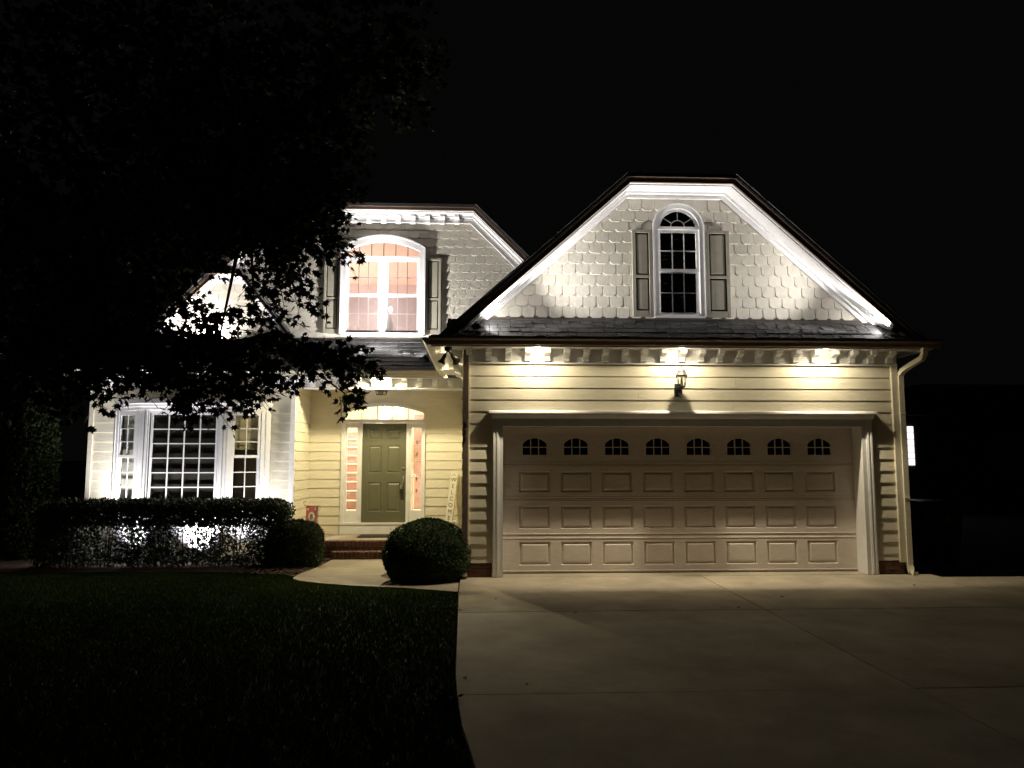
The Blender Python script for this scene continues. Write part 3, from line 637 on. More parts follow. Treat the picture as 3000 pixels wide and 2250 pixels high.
Mw = Matrix.Translation((-.56, 4.55, .128)) @ Matrix.Rotation(R(6.5), 4, 'Y') @ Matrix.Rotation(R(-13), 4, 'X')
MB().box(-.07, .066, -.012, 0, 0, 1.24).turn(Mw).build('sign_face', SIGNW, ws); MB().box(.066, .085, -.014, .03, 0, 1.2).turn(Mw).build('sign_edge', SIGNE, ws)
for i, ch in enumerate('WELCOME'):
    me = text_mesh(ch, .112, INK, 'letter', .0015, .92)
    o = link('letter', me, (0, 0, 0), ws); Mo = Mw @ Matrix.Translation((-.002, -.0135, 1.045 - i * .125)) @ Matrix.Rotation(R(90), 4, 'X'); Mo.translation -= wl(ws); o.matrix_local = Mo
MB().tube([(-.03, -.014, 1.17), (0, -.014, 1.185), (.03, -.014, 1.17)], .004, 5).turn(Mw).build('scroll_print', INK, ws)
sb = thing('porch_lantern_box', 'small white lantern box at the foot of the welcome board', 'lantern', (-.42, 4.3, .128))
box('case', -.47, -.385, 4.26, 4.34, .128, .40, TRIM, sb, .006); box('cap', -.48, -.375, 4.25, 4.35, .401, .42, TRIM, sb, .004); box('latch', -.425, -.405, 4.245, 4.258, .33, .36, BLACK, sb, .002)
fl = thing('garden_flag', 'small red garden flag with a cream circle on an iron stand', 'flag', (-3.05, 4.2, .128))
fx0, fx1, fy, fz1 = -3.16, -2.945, 4.2, .715
V = []; F = []; nx, nz = 10, 14
for j in range(nz + 1):
    for i in range(nx + 1): V.append((fx0 + (fx1 - fx0) * i / nx - .012 * j / nz, fy + .012 * math.sin(i * .9 + j * .3), fz1 - .34 * j / nz))
F = [(j * (nx + 1) + i, j * (nx + 1) + i + 1, (j + 1) * (nx + 1) + i + 1, (j + 1) * (nx + 1) + i) for j in range(nz) for i in range(nx)]
n0 = len(V); V += [(x, y + .004, z) for x, y, z in V]; F += [tuple(i + n0 for i in reversed(f)) for f in F]
cloth = part('flag_cloth', V, F, FLAGR, fl, True)
def disc(name, cx_, cz, rx, rz, y, m, par): MB().poly([(cx_ + rx * math.cos(2 * math.pi * k / 24), cz + rz * math.sin(2 * math.pi * k / 24)) for k in range(24)], y, y + .002).build(name, m, par)
disc('print_circle', -3.055, .52, .062, .085, fy - .017, FLAGW, fl); disc('print_spot', -3.12, .655, .018, .027, fy - .017, FLAGP, fl); disc('print_spot', -2.99, .665, .018, .027, fy - .017, FLAGP, fl)
o = link('print_letter', text_mesh('B', .13, BLACK, 'print_letter', .001, .75), (-3.055, fy - .020, .475), fl); o.rotation_euler = (R(90), 0, 0)
MB().tube([(-3.155, fy, .785), (-3.185, fy, .80), (-3.205, fy, .785), (-3.207, fy, .75), (-3.185, fy, .725), (-3.135, fy, .715), (-3.045, fy, .712), (-2.940, fy, .715), (-2.940, fy, .3), (-2.940, fy, .128)], .005, 6).build('stand', BLACK, fl)
MB().tube([(-2.940, fy, .715), (-2.915, fy, .72), (-2.900, fy, .70), (-2.910, fy, .67), (-2.935, fy, .645), (-2.920, fy, .62), (-2.900, fy, .645)], .004, 6).build('scroll', BLACK, fl)

# ------------------------------------------------------------------ left front room with bay window
BX0, BX1 = -6.93, -3.28
fw_ = MB(); fw_.box(BX0, -6.46, 3.712, 3.85, -.25, 2.95); fw_.box(-3.74, BX1 - .02, 3.712, 3.85, -.25, 2.95); fw_.box(-6.46, -3.74, 3.712, 3.85, 2.45, 2.95)
front = fw_.build('front_room_wall', SIDING, H); e3 = .172
for k in range(18):
    z0 = .0 + e3 * k; z1 = z0 + e3
    if z0 > 2.86: break
    if z1 > 2.66: board('siding_board', BX0 + .08, BX1 - .085, z0, z1, 3.712, SIDING, front)
    else: board('siding_board', BX0 + .08, -6.50, z0, z1, 3.712, SIDING, front); board('siding_board', -3.70, BX1 - .085, z0, z1, 3.712, SIDING, front)
box('corner_board', BX0, BX0 + .08, 3.67, 3.76, -.2, 2.87, SIDING, H, .004); box('corner_board', BX1 - .085, BX1, 3.67, 3.725, -.2, 2.87, TRIM, H, .004)
MB().box(BX0, BX0 + .12, 3.85, 9, -.25, 2.95).build('side_wall', SIDING, H)
bay = thing('bay_window', loc=(-5.1, 3.5, -.2), parent=H)
C0, C1, W0, W1, CY, WY = -5.82, -4.40, -6.48, -3.72, 3.25, 3.70
ang = math.atan2(WY - CY, W1 - C1); Lb = math.hypot(WY - CY, W1 - C1)
def bay_ring(name, z0, z1, out, m):                                  # three-sided band around the bay
    o_ = out; pts = [(W0 - o_ * .6, WY + .02), (C0 - o_ * .3, CY - o_), (C1 + o_ * .3, CY - o_), (W1 + o_ * .6, WY + .02)]
    b = MB(); n = 4; vs = [(x, y, z0) for x, y in pts] + [(x, y, z1) for x, y in pts]
    b.solid(vs, [(0, 1, 2, 3), (4, 5, 6, 7)] + [(i, (i + 1) % 4, 4 + (i + 1) % 4, 4 + i) for i in range(4)]); b.build(name, m, bay)
bay_ring('bay_base', -.25, .62, .0, TRIM); bay_ring('bay_sill', .62, .68, .05, TRIM); bay_ring('bay_head', 2.44, 2.50, .02, TRIM); bay_ring('bay_cornice', 2.50, 2.55, .05, TRIM); bay_ring('bay_cornice', 2.55, 2.635, .09, TRIM)
b = MB(); b.box(C0, C0 + .13, CY, CY + .06, .68, 2.44); b.box(C1 - .1, C1, CY, CY + .06, .68, 2.44); b.box(C0 + .13, C1 - .1, CY + .01, CY + .06, 2.39, 2.44); b.box(C0 + .13, C1 - .1, CY + .01, CY + .06, .68, .80); b.box(C0 + .03, C0 + .05, CY - .015, CY, .68, 2.44); b.box(C0 + .08, C0 + .1, CY - .02, CY, .68, 2.44); b.box(C1 - .05, C1 - .03, CY - .015, CY, .68, 2.44); b.build('centre_casing', TRIM, bay)
MB().box(C0 + .14, C1 - .11, CY + .05, CY + .055, .70, 2.42).build('backing_blind', mat('pane_backing_cloth', (.05, .042, .03), .9, .08, 12), bay)  # added backing cloth, makes the dark centre panes catch some uplight
sash(bay, C0 + .155, C1 - .115, .81, 2.39, CY + .015, 4, 6, .035, .017)
for sgn in (1, -1):
    x0, y0 = (C1, CY) if sgn > 0 else (C0, CY); M_ = Matrix.Translation((x0, y0, 0)) @ Matrix.Rotation(ang * sgn, 4, 'Z') @ (Matrix.Identity(4) if sgn > 0 else Matrix.Translation((-Lb, 0, 0)))
    b = MB(); b.box(.0, .14, .0, .06, .68, 2.44); b.box(Lb - .17, Lb, .0, .06, .68, 2.44); b.box(.14, Lb - .17, .01, .06, 2.39, 2.44); b.box(.14, Lb - .17, .01, .06, .68, .80); b.box(.05, .07, -.012, 0, .68, 2.44); b.box(Lb - .09, Lb - .07, -.012, 0, .68, 2.44); b.turn(M_).build('side_casing', TRIM, bay)
    n0 = len(bay.children)
    for (zz0, zz1, yy, rws) in ((1.61, 2.40, .012, 3), (.80, 1.65, .04, 3)):
        x0_, x1_ = .145, Lb - .175
        f = MB(); fw2 = .045; f.box(x0_, x0_ + fw2, yy, yy + .028, zz0, zz1); f.box(x1_ - fw2, x1_, yy, yy + .028, zz0, zz1); f.box(x0_ + fw2, x1_ - fw2, yy, yy + .028, zz0, zz0 + fw2); f.box(x0_ + fw2, x1_ - fw2, yy, yy + .028, zz1 - fw2, zz1); f.turn(M_).build('sash_frame', TRIM, bay)
        a, b_, c_, d_ = x0_ + fw2, x1_ - fw2, zz0 + fw2, zz1 - fw2
        MB().box((a + b_) / 2 - .008, (a + b_) / 2 + .008, yy + .004, yy + .018, c_, d_).turn(M_).build('muntin', TRIM, bay)
        for j in range(3):
            za = c_ + (d_ - c_) * j / 3; zb_ = c_ + (d_ - c_) * (j + 1) / 3
            if j: MB().box(a, b_, yy + .005, yy + .017, za - .008, za + .008).turn(M_).build('muntin', TRIM, bay)
            for p, q in ((a, (a + b_) / 2), ((a + b_) / 2, b_)): MB().box(p, q, yy + .021, yy + .024, za, zb_).turn(M_).build('pane', GLASS, bay)
    MB().box(.15, Lb - .18, .10, .106, 1.75 if sgn > 0 else .8, 2.42).turn(M_).build('backing_blind', BLIND if sgn > 0 else SIGNW, bay)
    for zz in (1.75, 1.9, 2.2): MB().box(.15, Lb - .18, .09, .108, zz, zz + .014).turn(M_).build('blind_fold', BLIND, bay)
rm = MB()
for q in ((-6.9, -3.4, 6.5, 6.6, -.2, 2.8), (-6.8, -6.7, 3.86, 6.5, -.2, 2.8), (-3.55, -3.46, 3.86, 6.5, -.2, 2.8), (-6.9, -3.4, 3.86, 6.6, 2.75, 2.85), (-6.9, -3.4, 3.86, 6.6, .2, .3)): rm.box(*q)
rm.build('front_room', mat('front_room_paint', (.40, .32, .22), .8, .06, 4), H)

# ------------------------------------------------------------------ upper storey: shingled clipped gable over the porch
DY2 = 4.05
GD = Gable(-1.79, 1.755, 6.345, .987, 3.6)
r2 = GD.roof(3.62, 11, ASPH)
GD.band('rake_fascia', .0, .06, 3.63, 3.69, BROWN); GD.band('rake_fascia', .06, .115, 3.645, 3.69, BROWN)
GD.band('rake_soffit', .10, .115, 3.69, 4.06, TRIM); GD.band('rake_molding', .115, .135, 3.72, 3.77, TRIM); GD.band('rake_molding', .115, .15, 3.97, 4.02, TRIM); GD.band('rake_frieze', .115, .235, 4.02, 4.062, TRIM); GD.band('rake_bead', .235, .25, 4.012, 4.062, TRIM)
roof_edges(GD, 3.61, ASPH)
for i in range(13):
    x = -.394 - i * .2797
    if x > -3.4: link('eave_bracket', BRK2, (x, 4.02, 6.072), H)
A = GD.pts(.1, 3.7); wx0, wx1, zs_, zt_ = -2.50, -1.08, 5.56, 5.74
gb = MB(); gb.poly([A[0], (wx0, 3.7), (wx0, A[1][1]), A[1]], 4.062, 4.16); gb.poly([(wx1, 3.7), A[3], A[2], (wx1, A[2][1])], 4.062, 4.16); gb.box(wx0, wx1, 4.062, 4.16, 3.7, 3.95)
gb.strip(arc(wx0, wx1, zs_, zt_), [(wx0 + (wx1 - wx0) * i / 16, A[1][1]) for i in range(17)], 4.062, 4.16)
upper_wall = gb.build('upper_wall', SHING, H)
def in_arch(x, z, m_):
    if not (wx0 - m_ < x < wx1 + m_): return False
    return z < zs_ + (zt_ - zs_) * math.sqrt(max(0, 1 - ((x + 1.79) / .78) ** 2)) + m_ * .4
shingle_wall(GD, .2, 4.062, 3.845, 6.2, .163, .195, [lambda x, z: abs(x + 1.79) < .79 and 3.9 < z < 5.6, lambda x, z: in_arch(x, z, .05) and z > 3.9], upper_wall, SHING, xlim=(-5.3, 1.2))
MB().box(-5.5, .9, 4.02, 4.062, 3.80, 3.85).build('flashing', FLASH, H)
dw = thing('upper_window', loc=(-1.79, 4.05, 3.93), parent=H)
c = MB(); c.box(-2.565, -2.48, 3.987, 4.118, 3.92, 5.60); c.box(-1.10, -1.015, 3.987, 4.118, 3.92, 5.60); c.box(-2.565, -1.015, 3.985, 4.12, 3.90, 3.955); c.box(-2.48, -1.10, 4.0, 4.12, 5.385, 5.43); c.box(-1.835, -1.745, 4.0, 4.12, 3.955, 5.385)
c.strip(arc(-2.565, -1.015, 5.60, 5.815), arc(-2.48, -1.10, 5.53, 5.715), 3.985, 4.12); c.build('casing', TRIM, dw)
c = MB(); c.strip(arc(-2.59, -.99, 5.60, 5.845), arc(-2.565, -1.015, 5.60, 5.815), 3.97, 4.06); c.box(-2.59, -2.565, 3.975, 4.06, 3.92, 5.60); c.box(-1.015, -.99, 3.975, 4.06, 3.92, 5.60); c.build('backband', TRIM, dw)
for i in range(6):
    xa = -2.48 + .23 * i; pts = [p for p in arc(-2.48, -1.10, 5.53, 5.71, 60) if xa - .002 <= p[0] <= xa + .232]
    MB().poly([(xa, 5.43)] + pts + [(xa + .23, 5.43)], 4.06, 4.063).build('arch_pane', GLASS, dw)
    if i: MB().box(xa - .007, xa + .007, 4.066, 4.08, 5.43, pts[0][1] if pts else 5.6).build('arch_muntin', mat('silhouette_grille', (.22, .17, .165), .5) if 'silhouette_grille' not in MATS else MATS['silhouette_grille'], dw)
GRI = MATS['silhouette_grille']  # bars darkened in colour to stand as silhouettes against the lit room
for x0, x1 in ((-2.48, -1.835), (-1.745, -1.10)):
    sash(dw, x0, x1, 4.655, 5.385, 4.02, 3, 2, .05, .013, mu=GRI); sash(dw, x0, x1, 3.955, 4.70, 4.055, 3, 2, .05, .013)
    MB().box(x0 + .045, x1 - .045, 4.035, 4.038, 3.975, 4.66).build('insect_screen', SCREEN, dw)
shutter(-2.90, -2.595, 3.94, 5.40, 4.05, H); shutter(-.985, -.69, 3.94, 5.40, 4.05, H)
# lit upstairs room
rm = MB()
for q in ((-3.2, -.4, 7.6, 7.7, 3.6, 6.2), (-3.25, -3.2, 4.17, 7.7, 3.6, 6.2), (-.4, -.35, 4.17, 7.7, 3.6, 6.2), (-3.25, -.35, 4.17, 7.7, 3.55, 3.6)): rm.box(*q)
rm.build('upstairs_room', PINK, H)
part('upstairs_ceiling', [(-3.2, 4.17, 6.05), (-.4, 4.17, 6.05), (-.4, 7.6, 5.72), (-3.2, 7.6, 5.72), (-3.2, 4.17, 6.1), (-.4, 4.17, 6.1), (-.4, 7.6, 5.77), (-3.2, 7.6, 5.77)], [(0, 1, 2, 3), (4, 5, 6, 7), (0, 1, 5, 4), (2, 3, 7, 6), (1, 2, 6, 5), (0, 3, 7, 4)], PEACH, H)
tl = thing('table_lamp', 'glowing bare bulb lamp just inside the upper window', 'lamp', (-1.70, 4.55, 3.6))
MB().lathe((-1.70, 4.55, 3.6), [(.10, 0), (.10, .02), (.02, .04), (.015, .35), (.05, .45), (.06, .6), (.02, .75), (.018, .84)], 14).build('stand', NICKEL, tl, True)
MB().lathe((-1.70, 4.55, 4.44), [(.015, 0), (.03, .03), (.042, .07), (.03, .11), (.008, .13)], 14).build('bulb', BULB, tl, True)
lamp('lamp_light', tl, (-1.70, 4.55, 4.5), 2.5, (1, .84, .80), rad=.06)
lamp('room_light', H, (-2.9, 6.2, 3.88), 150, (1, .86, .80), rad=.12)
MB().lathe((-2.9, 6.2, 3.62), [(.10, 0), (.10, .02), (.02, .04), (.02, .12), (.09, .14), (.06, .24)], 14).build('hidden_room_lamp', BULB, H, True)  # unseen lamp added out of the window's view to light the room

# small clipped gable at the left, behind the maple
GS = Gable(-5.12, .78, 5.02, 1.25, 3.75)
GS.roof(3.58, 6.5, ASPH); GS.band('rake_fascia', .0, .06, 3.6, 3.64, BROWN); GS.band('rake_soffit', .045, .06, 3.64, 3.95, TRIM); GS.band('rake_frieze', .06, .16, 3.92, 3.96, TRIM)
A = GS.pts(.08, 3.75); lw = MB().poly(A, 3.96, 4.05).build('dormer_wall', SHING, H)
shingle_wall(GS, .15, 3.96, 3.86, 4.95, .163, .195, [], lw, SHING)

# ------------------------------------------------------------------ entry hall seen through the sidelights
rm = MB()
for q in ((-3.3, -.2, 9.0, 9.1, .2, 3.4), (-3.3, -3.2, 5.03, 9, .2, 3.4), (-.3, -.2, 5.03, 9, .2, 3.4), (-3.3, -.2, 5.03, 9.1, .2, .34), (-3.3, -.2, 5.03, 9.1, 3.35, 3.45)): rm.box(*q)
rm.build('entry_hall', IVORY, H)
st = thing('staircase', loc=(-2.7, 6, .34), parent=H)
for k in range(10):
    y0 = 5.75 + k * .25; z0 = .34 + k * .19
    box('riser', -3.18, -2.2, y0, y0 + .03, z0, z0 + .155, WOODP, st, .003); box('tread', -3.18, -2.2, y0 - .03, y0 + .27, z0 + .156, z0 + .19, TREADP, st, .008)
box('newel_post', -1.415, -1.315, 5.9, 6.02, .34, 1.20, PINK, st, .005); box('newel_cap', -1.45, -1.28, 5.865, 6.055, 1.201, 1.235, PINK, st, .006); box('newel_cap', -1.435, -1.295, 5.88, 6.04, 1.236, 1.265, PINK, st, .01)
for i in range(7):
    x = -2.2 + i * .1; box('baluster', x - .014, x + .014, 7.2, 7.23, 2.35 + i * .075, 3.3, TRIM, st, .003)
MB().poly([(-2.3, 2.28), (-1.3, 3.03), (-1.3, 3.15), (-2.3, 2.40)], 7.19, 7.24).build('stringer', TRIM, st)
box('closet_door', -1.57, -.75, 8.9, 8.98, .35, 2.7, WOODP, st, .004)
for zz in (.75, 1.05, 1.65, 1.95): box('hinge', -1.50, -1.475, 8.88, 8.9, zz, zz + .09, BLACK, st, .002)
lamp('hall_light', H, (-1.9, 6.6, 3.1), 520, (1, .90, .76), rad=.12)
hp = MB().lathe((-1.9, 6.6, 3.2), [(.03, .15), (.12, .1), (.15, .0), (.05, -.02)], 14).build('hall_ceiling_fixture', BULB, H, True)

# ------------------------------------------------------------------ outdoor lamps
WARM = (1, .86, .60); PWARM = (1, .86, .52); WHITE = (1, .96, .93)
def soffit_light(label, x, y, z, power, col, tgt, cone, group='soffit lights under the eaves', lens=LENSW, beam=0):
    t = thing('soffit_light', label, 'light', (x, y, z - .02), group=group)
    MB().lathe((x, y, 0), [(.045, z), (.05, z - .004), (.048, z - .012), (.036, z - .014), (.034, z - .006)], 18).build('trim_ring', TRIM, t, True)
    MB().lathe((x, y, 0), [(.034, z - .004), (.03, z - .010), (.012, z - .013)], 14).build('lens', lens, t, True)
    lamp('spill_light', t, (x, y, z - .05), power, col, tgt, cone, .5, .022, 5.0)
    lamp('glow_light', t, (x, y, z - .05), power * .16, col, rad=.03)
    if beam: lamp('beam_light', t, (x, y, z - .035), beam, col, (x, y + .10, z - 3.0), 40, .6, .016, 3.4)
    return t
for x, lb in ((.80, 'soffit light above the left end of the garage door'), (2.73, 'soffit light directly above the black wall lantern'), (4.69, 'soffit light above the right end of the garage door')):
    soffit_light(lb, x, -.30, 3.07, 36, WARM, (x, .0, 2.2), 104, beam=165)
pl = soffit_light('soffit light above the olive front door', -1.74, 3.47, 3.045, 235, PWARM, (-1.74, 4.0, 1.9), 104)
lamp('walk_beam_light', pl, (-1.74, 3.47, 2.99), 430, PWARM, (-1.05, 1.0, 0), 70, .75, .022)
soffit_light('soffit light under the side eave, nearest the flood light', -.46, .22, 3.07, 7, PWARM, (-.46, .22, 0), 150)
soffit_light('soffit light under the side eave, nearest the porch', -.50, 2.2, 3.07, 9, PWARM, (-.50, 2.2, 0), 150)
def uplight(label, p, tgt, power, cone, group, beam, bcone, btgt=None, tall=1, rad=.025, col=WHITE):
    p = Vector(p); d = (Vector(tgt) - p).normalized(); t = thing('spot_light', label, 'spotlight', p - Vector((0, 0, .08)), group=group)
    MB().tube([p - d * .09, p - d * .085, p - d * .01, p + d * .02], [.02, .034, .04, .043], 14).build('housing', BLACK, t, True)
    MB().tube([p - Vector((0, 0, .09)), p - d * .05], .008, 6).build('stake', BLACK, t); b = MB().tube([p - Vector((0, 0, .095)), p - Vector((0, 0, .085))], .045, 14); b.build('base', BLACK, t)
    MB().tube([p + d * .012, p + d * .016], .038, 14).build('lens', LENSC, t)
    lamp('spill_light', t, p + d * .05, power, col, tgt, cone, .5, rad)
    lamp('beam_light', t, p + d * .05, beam, col, btgt or tgt, bcone, 1.0, rad, 1, tall); return t
UP = 'spotlights shining up the gables'
uplight('white spotlight at the left end of the garage roof strip', (.02, -.38, 3.33), (1.9, -.1, 4.2), 24, 150, UP, 660, 34, (2.8, -.05, 5.3), 3.0)
uplight('white spotlight at the right end of the garage roof strip', (5.58, -.38, 3.33), (3.7, -.1, 4.2), 24, 150, UP, 660, 34, (2.7, -.05, 5.3), 3.0)
uplight('white spotlight on the porch roof under the right shutter', (-.93, 3.42, 3.42), (-1.9, 4.0, 4.9), 10, 150, UP, 1000, 46, (-2.9, 4.0, 5.35), 2.4)
uplight('white spotlight on the porch roof under the left shutter', (-2.72, 3.42, 3.42), (-1.7, 4.0, 4.9), 10, 150, UP, 1180, 46, (-.65, 4.0, 5.35), 2.4)
uplight('white spotlight on the roof before the small left gable', (-5.0, 3.70, 3.62), (-5.0, 3.98, 4.5), 260, 150, UP, 160, 90)
GU = 'ground spotlights behind the hedge'
for x, lb, p_a, p_b in ((-5.95, 'ground spotlight behind the hedge, left of the bay window', 70, 620), (-4.75, 'ground spotlight behind the hedge, before the bay centre', 60, 400), (-3.85, 'ground spotlight behind the hedge, right of the bay window', 45, 170)):
    uplight(lb, (x, 3.0, -.06), (x, 3.5, 1.1), p_a, 110, GU, p_b, 90, (x, 3.6, 1.7), 1, .03, (.98, .96, 1))

# wall lantern over the garage door
wlm = thing('wall_lantern', 'black carriage lantern on the wall above the garage door', 'lantern', (2.745, 0, 2.42))
box('mount_plate', 2.695, 2.79, -.03, -.006, 2.43, 2.61, BLACK, wlm, .006)
MB().tube([(2.745, -.02, 2.50), (2.745, -.08, 2.455), (2.745, -.15, 2.45), (2.745, -.19, 2.49), (2.745, -.2, 2.535)], .011, 8).build('arm', BLACK, wlm, True)
MB().tube([(2.765, -.03, 2.44), (2.77, -.06, 2.41), (2.765, -.085, 2.44)], .008, 6).build('scroll', BLACK, wlm)
LC = (2.745, -.2, 0)
MB().lathe(LC, [(.012, 2.52), (.03, 2.535), (.05, 2.545), (.055, 2.555), (.045, 2.562)], 6).build('base_cup', BLACK, wlm)
MB().lathe(LC, [(.043, 2.562), (.068, 2.70)], 6).build('glass_shade', GLASS, wlm)
for k in range(6):
    t = 2 * math.pi * (k + .5) / 6; MB().tube([(LC[0] + .046 * math.cos(t), LC[1] + .046 * math.sin(t), 2.56), (LC[0] + .071 * math.cos(t), LC[1] + .071 * math.sin(t), 2.70)], .0045, 5).build('glazing_bar', BLACK, wlm)
GREYM = mat('lantern_pewter', (.02, .019, .021), .35, .1, 30)
MB().lathe(LC, [(.082, 2.698), (.085, 2.706), (.066, 2.735), (.054, 2.765)], 6).build('lower_cap', GREYM, wlm)
MB().lathe(LC, [(.056, 2.766), (.05, 2.775), (.02, 2.81), (.008, 2.82)], 6).build('upper_cap', GREYM, wlm)
MB().lathe(LC, [(.007, 2.82), (.012, 2.833), (.005, 2.845), (.004, 2.87), (.001, 2.885)], 8).build('finial', BLACK, wlm)
MB().lathe(LC, [(.012, 2.565), (.012, 2.61), (.009, 2.615), (.012, 2.66), (.003, 2.69)], 8).build('candle_bulb', SIGNW, wlm)
# twin flood light under the side eave
fl2 = thing('flood_light', 'dark twin-head flood light under the garage side eave', 'flood light', (-.38, -.22, 3.0))
MB().lathe((-.38, -.22, 0), [(.05, 3.066), (.055, 3.06), (.05, 3.02), (.02, 3.012)], 14).build('canopy', BRONZE, fl2, True)
def par_head(p, d, m):
    p = Vector(p); d = Vector(d).normalized(); MB().tube([Vector((-.38, -.22, 3.02)), p - d * .07], .011, 8).build('arm', BRONZE, fl2)
    MB().tube([p - d * .08, p - d * .06, p - d * .0, p + d * .05], [.02, .024, .028, .056], 14).build('head', BRONZE, fl2, True); MB().tube([p + d * .05, p + d * .058], [.058, .054], 14).build('rim', m, fl2)
par_head((-.45, -.20, 2.90), (-.45, .1, -1), TRIM); par_head((-.30, -.18, 2.91), (.45, .75, -.6), BRONZE)  # first rim is white: lamplight from behind put into its colour

# ------------------------------------------------------------------ plants
def rand_rot(n, up=.0):
    """random orthonormal frames (u, v, w)"""
    w_ = RNG.normal(size=(n, 3)); w_[:, 2] += up; w_ /= np.linalg.norm(w_, axis=1, keepdims=True)
    t = RNG.normal(size=(n, 3)); u = np.cross(w_, t); u /= np.linalg.norm(u, axis=1, keepdims=True); return u, np.cross(w_, u), w_
def leaf_cloud(name, Pn, size, outline, m, parent, frames=None, fan=True, cup=.12):
    """one mesh of many flat-cupped leaves; outline in leaf units, stem at 0,0, tip along +v"""
    n = len(Pn); ol = np.array(outline); k = len(ol); u, v, w_ = frames if frames else rand_rot(n, .6); s = size * (.65 + .6 * RNG.random(n))
    ce = np.array([[0, .38]]); pts = np.vstack([ol, ce]); zc = -cup * ((pts[:, 0]) ** 2 * 2 + (pts[:, 1] - .4) ** 2)
    V = Pn[:, None, :] + s[:, None, None] * (pts[None, :, 0, None] * u[:, None, :] + pts[None, :, 1, None] * v[:, None, :] + zc[None, :, None] * w_[:, None, :])
    tri = np.array([(i, (i + 1) % k, k) for i in range(k)]); T = (np.arange(n)[:, None, None] * (k + 1) + tri[None]).reshape(-1, 3)
    return np_mesh(name, V.reshape(-1, 3), T, m, parent)
MAPLE = [(0, 0), (.30, -.06), (.22, .12), (.56, .2), (.34, .34), (.54, .64), (.17, .54), (0, 1.0), (-.17, .54), (-.54, .64), (-.34, .34), (-.56, .2), (-.22, .12), (-.30, -.06)]
OVAL = [(0, 0), (.28, .3), (.24, .7), (0, 1), (-.24, .7), (-.28, .3)]
# --- maple, trunk standing just left of the picture, crown reaching over the lawn
mp_ = thing('maple_tree', 'large dark maple tree reaching over the lawn at the left', 'tree', (-6.9, -1.9, gz(-6.9, -1.9)))
tb = MB(); T0 = Vector((-6.9, -1.9, -.1))
tb.tube([T0, T0 + Vector((.02, .02, .5)), T0 + Vector((.12, .05, 1.7)), T0 + Vector((.3, .0, 3.2)), T0 + Vector((.55, .1, 5.0)), T0 + Vector((.7, .2, 7.2))], [.27, .21, .18, .16, .11, .05], 12)
tb.build('trunk', BARK, mp_, True)
# crown masses: place (photo direction, plane y), half width/height in metres, number of twigs
blobs = [(120, 230, -2.0, 1.9, 1.5, 420, 1), (430, 130, -1.8, 1.7, 1.3, 420, 1), (520, 330, -1.7, 1.15, .8, 420, 1), (560, 440, -1.6, .74, .34, 300, 1), (210, 480, -1.9, 1.5, .6, 460, 1),
         (90, 720, -2.0, .95, .75, 360, 1), (200, 640, -1.8, .48, .4, 150, 1), (600, 505, -1.5, .42, .2, 80, 1), (575, 590, -1.5, .36, .24, 34, 0), (630, 630, -1.4, .34, .16, 13, 0), (550, 675, -1.4, .4, .12, 15, 0), (410, 690, -1.5, .45, .10, 26, 0), (365, 640, -1.6, .24, .18, 24, 0), (300, 740, -1.6, .4, .12, 50, 1),
         (470, 748, -1.5, 1.15, .11, 150, 1), (290, 800, -1.7, .62, .14, 48, 0), (430, 822, -1.5, .6, .16, 66, 0), (550, 815, -1.4, .45, .15, 40, 0), (430, 868, -1.4, .3, .1, 18, 0), (690, 765, -1.3, .36, .14, 40, 1), (750, 790, -1.2, .2, .15, 22, 0), (745, 850, -1.2, .12, .12, 8, 0),
         (690, 330, -1.7, .45, .6, 90, 1), (800, 110, -1.9, .8, .75, 170, 1), (700, 470, -1.4, .12, .3, 26, 0), (715, 535, -1.35, .16, .06, 8, 0)]
BIGC = []; LP, LV = [], []; limbs = MB(); twigs = MB()
def twig(p, d, L, nl):
    e = p + d * L + Vector((0, 0, -.28 * L)); mid = p + d * L * .5 + Vector((0, 0, -.04 * L)); twigs.tube([p, mid, e], [.006, .004, .002], 4, False)
    for i in range(nl):
        t = (i + .5 + random.uniform(-.3, .3)) / nl; q = p.lerp(mid, t * 2) if t < .5 else mid.lerp(e, t * 2 - 1)
        sd = Vector((random.gauss(0, 1), random.gauss(0, 1), random.gauss(-.35, .5))).normalized(); dd = (d * .5 + sd).normalized()
        LP.append(q + sd * .035); LV.append(dd)
for (px, py, Yp, rx, rz, nt, dense) in blobs:
    c = at(px, py, Yp); big = [q for q in BIGC if (q - c).length > .2]; tz = min(max(c.z - .9, 2.0), 6.6); j = T0 + Vector((.08 * tz, .02 * tz, tz)); j = min(big + [j], key=lambda q: (q - c).length)
    if dense and rx > .7: BIGC.append(c)
    m1 = j.lerp(c, .5) + Vector((0, random.uniform(-.3, .3), random.uniform(.1, .3)))
    ll = (c - j).length; limbs.tube([j, m1, c], [.028 + .008 * ll, .016 + .004 * ll, .008], 7)
    for i in range(nt):
        v = Vector((random.gauss(0, 1), random.gauss(0, 1), random.gauss(0, 1))).normalized() * random.random() ** .42
        p = c + Vector((v.x * rx, v.y * max(.35, min(1.1, rx)), v.z * rz)); d = Vector((v.x * .8 + .5 + random.gauss(0, .4), v.y + random.gauss(0, .5), v.z * .5 - .12 + random.gauss(0, .28))).normalized()
        twig(p, d, random.uniform(.16, .38), 9 if dense else 8)
limbs.build('limbs', BARK, mp_, True); tw = twigs.build('twigs', BARK, mp_); tw['kind'] = 'stuff'
LPn = np.array([tuple(p) for p in LP]); LVn = np.array([tuple(p) for p in LV]); wn = RNG.normal(size=LPn.shape) * .75; wn[:, 2] += .7
un = np.cross(LVn, wn); un /= np.linalg.norm(un, axis=1, keepdims=True); wn = np.cross(un, LVn)
cr = leaf_cloud('crown', LPn, .088, MAPLE, LEAF, mp_, (un, LVn, wn)); cr['kind'] = 'stuff'

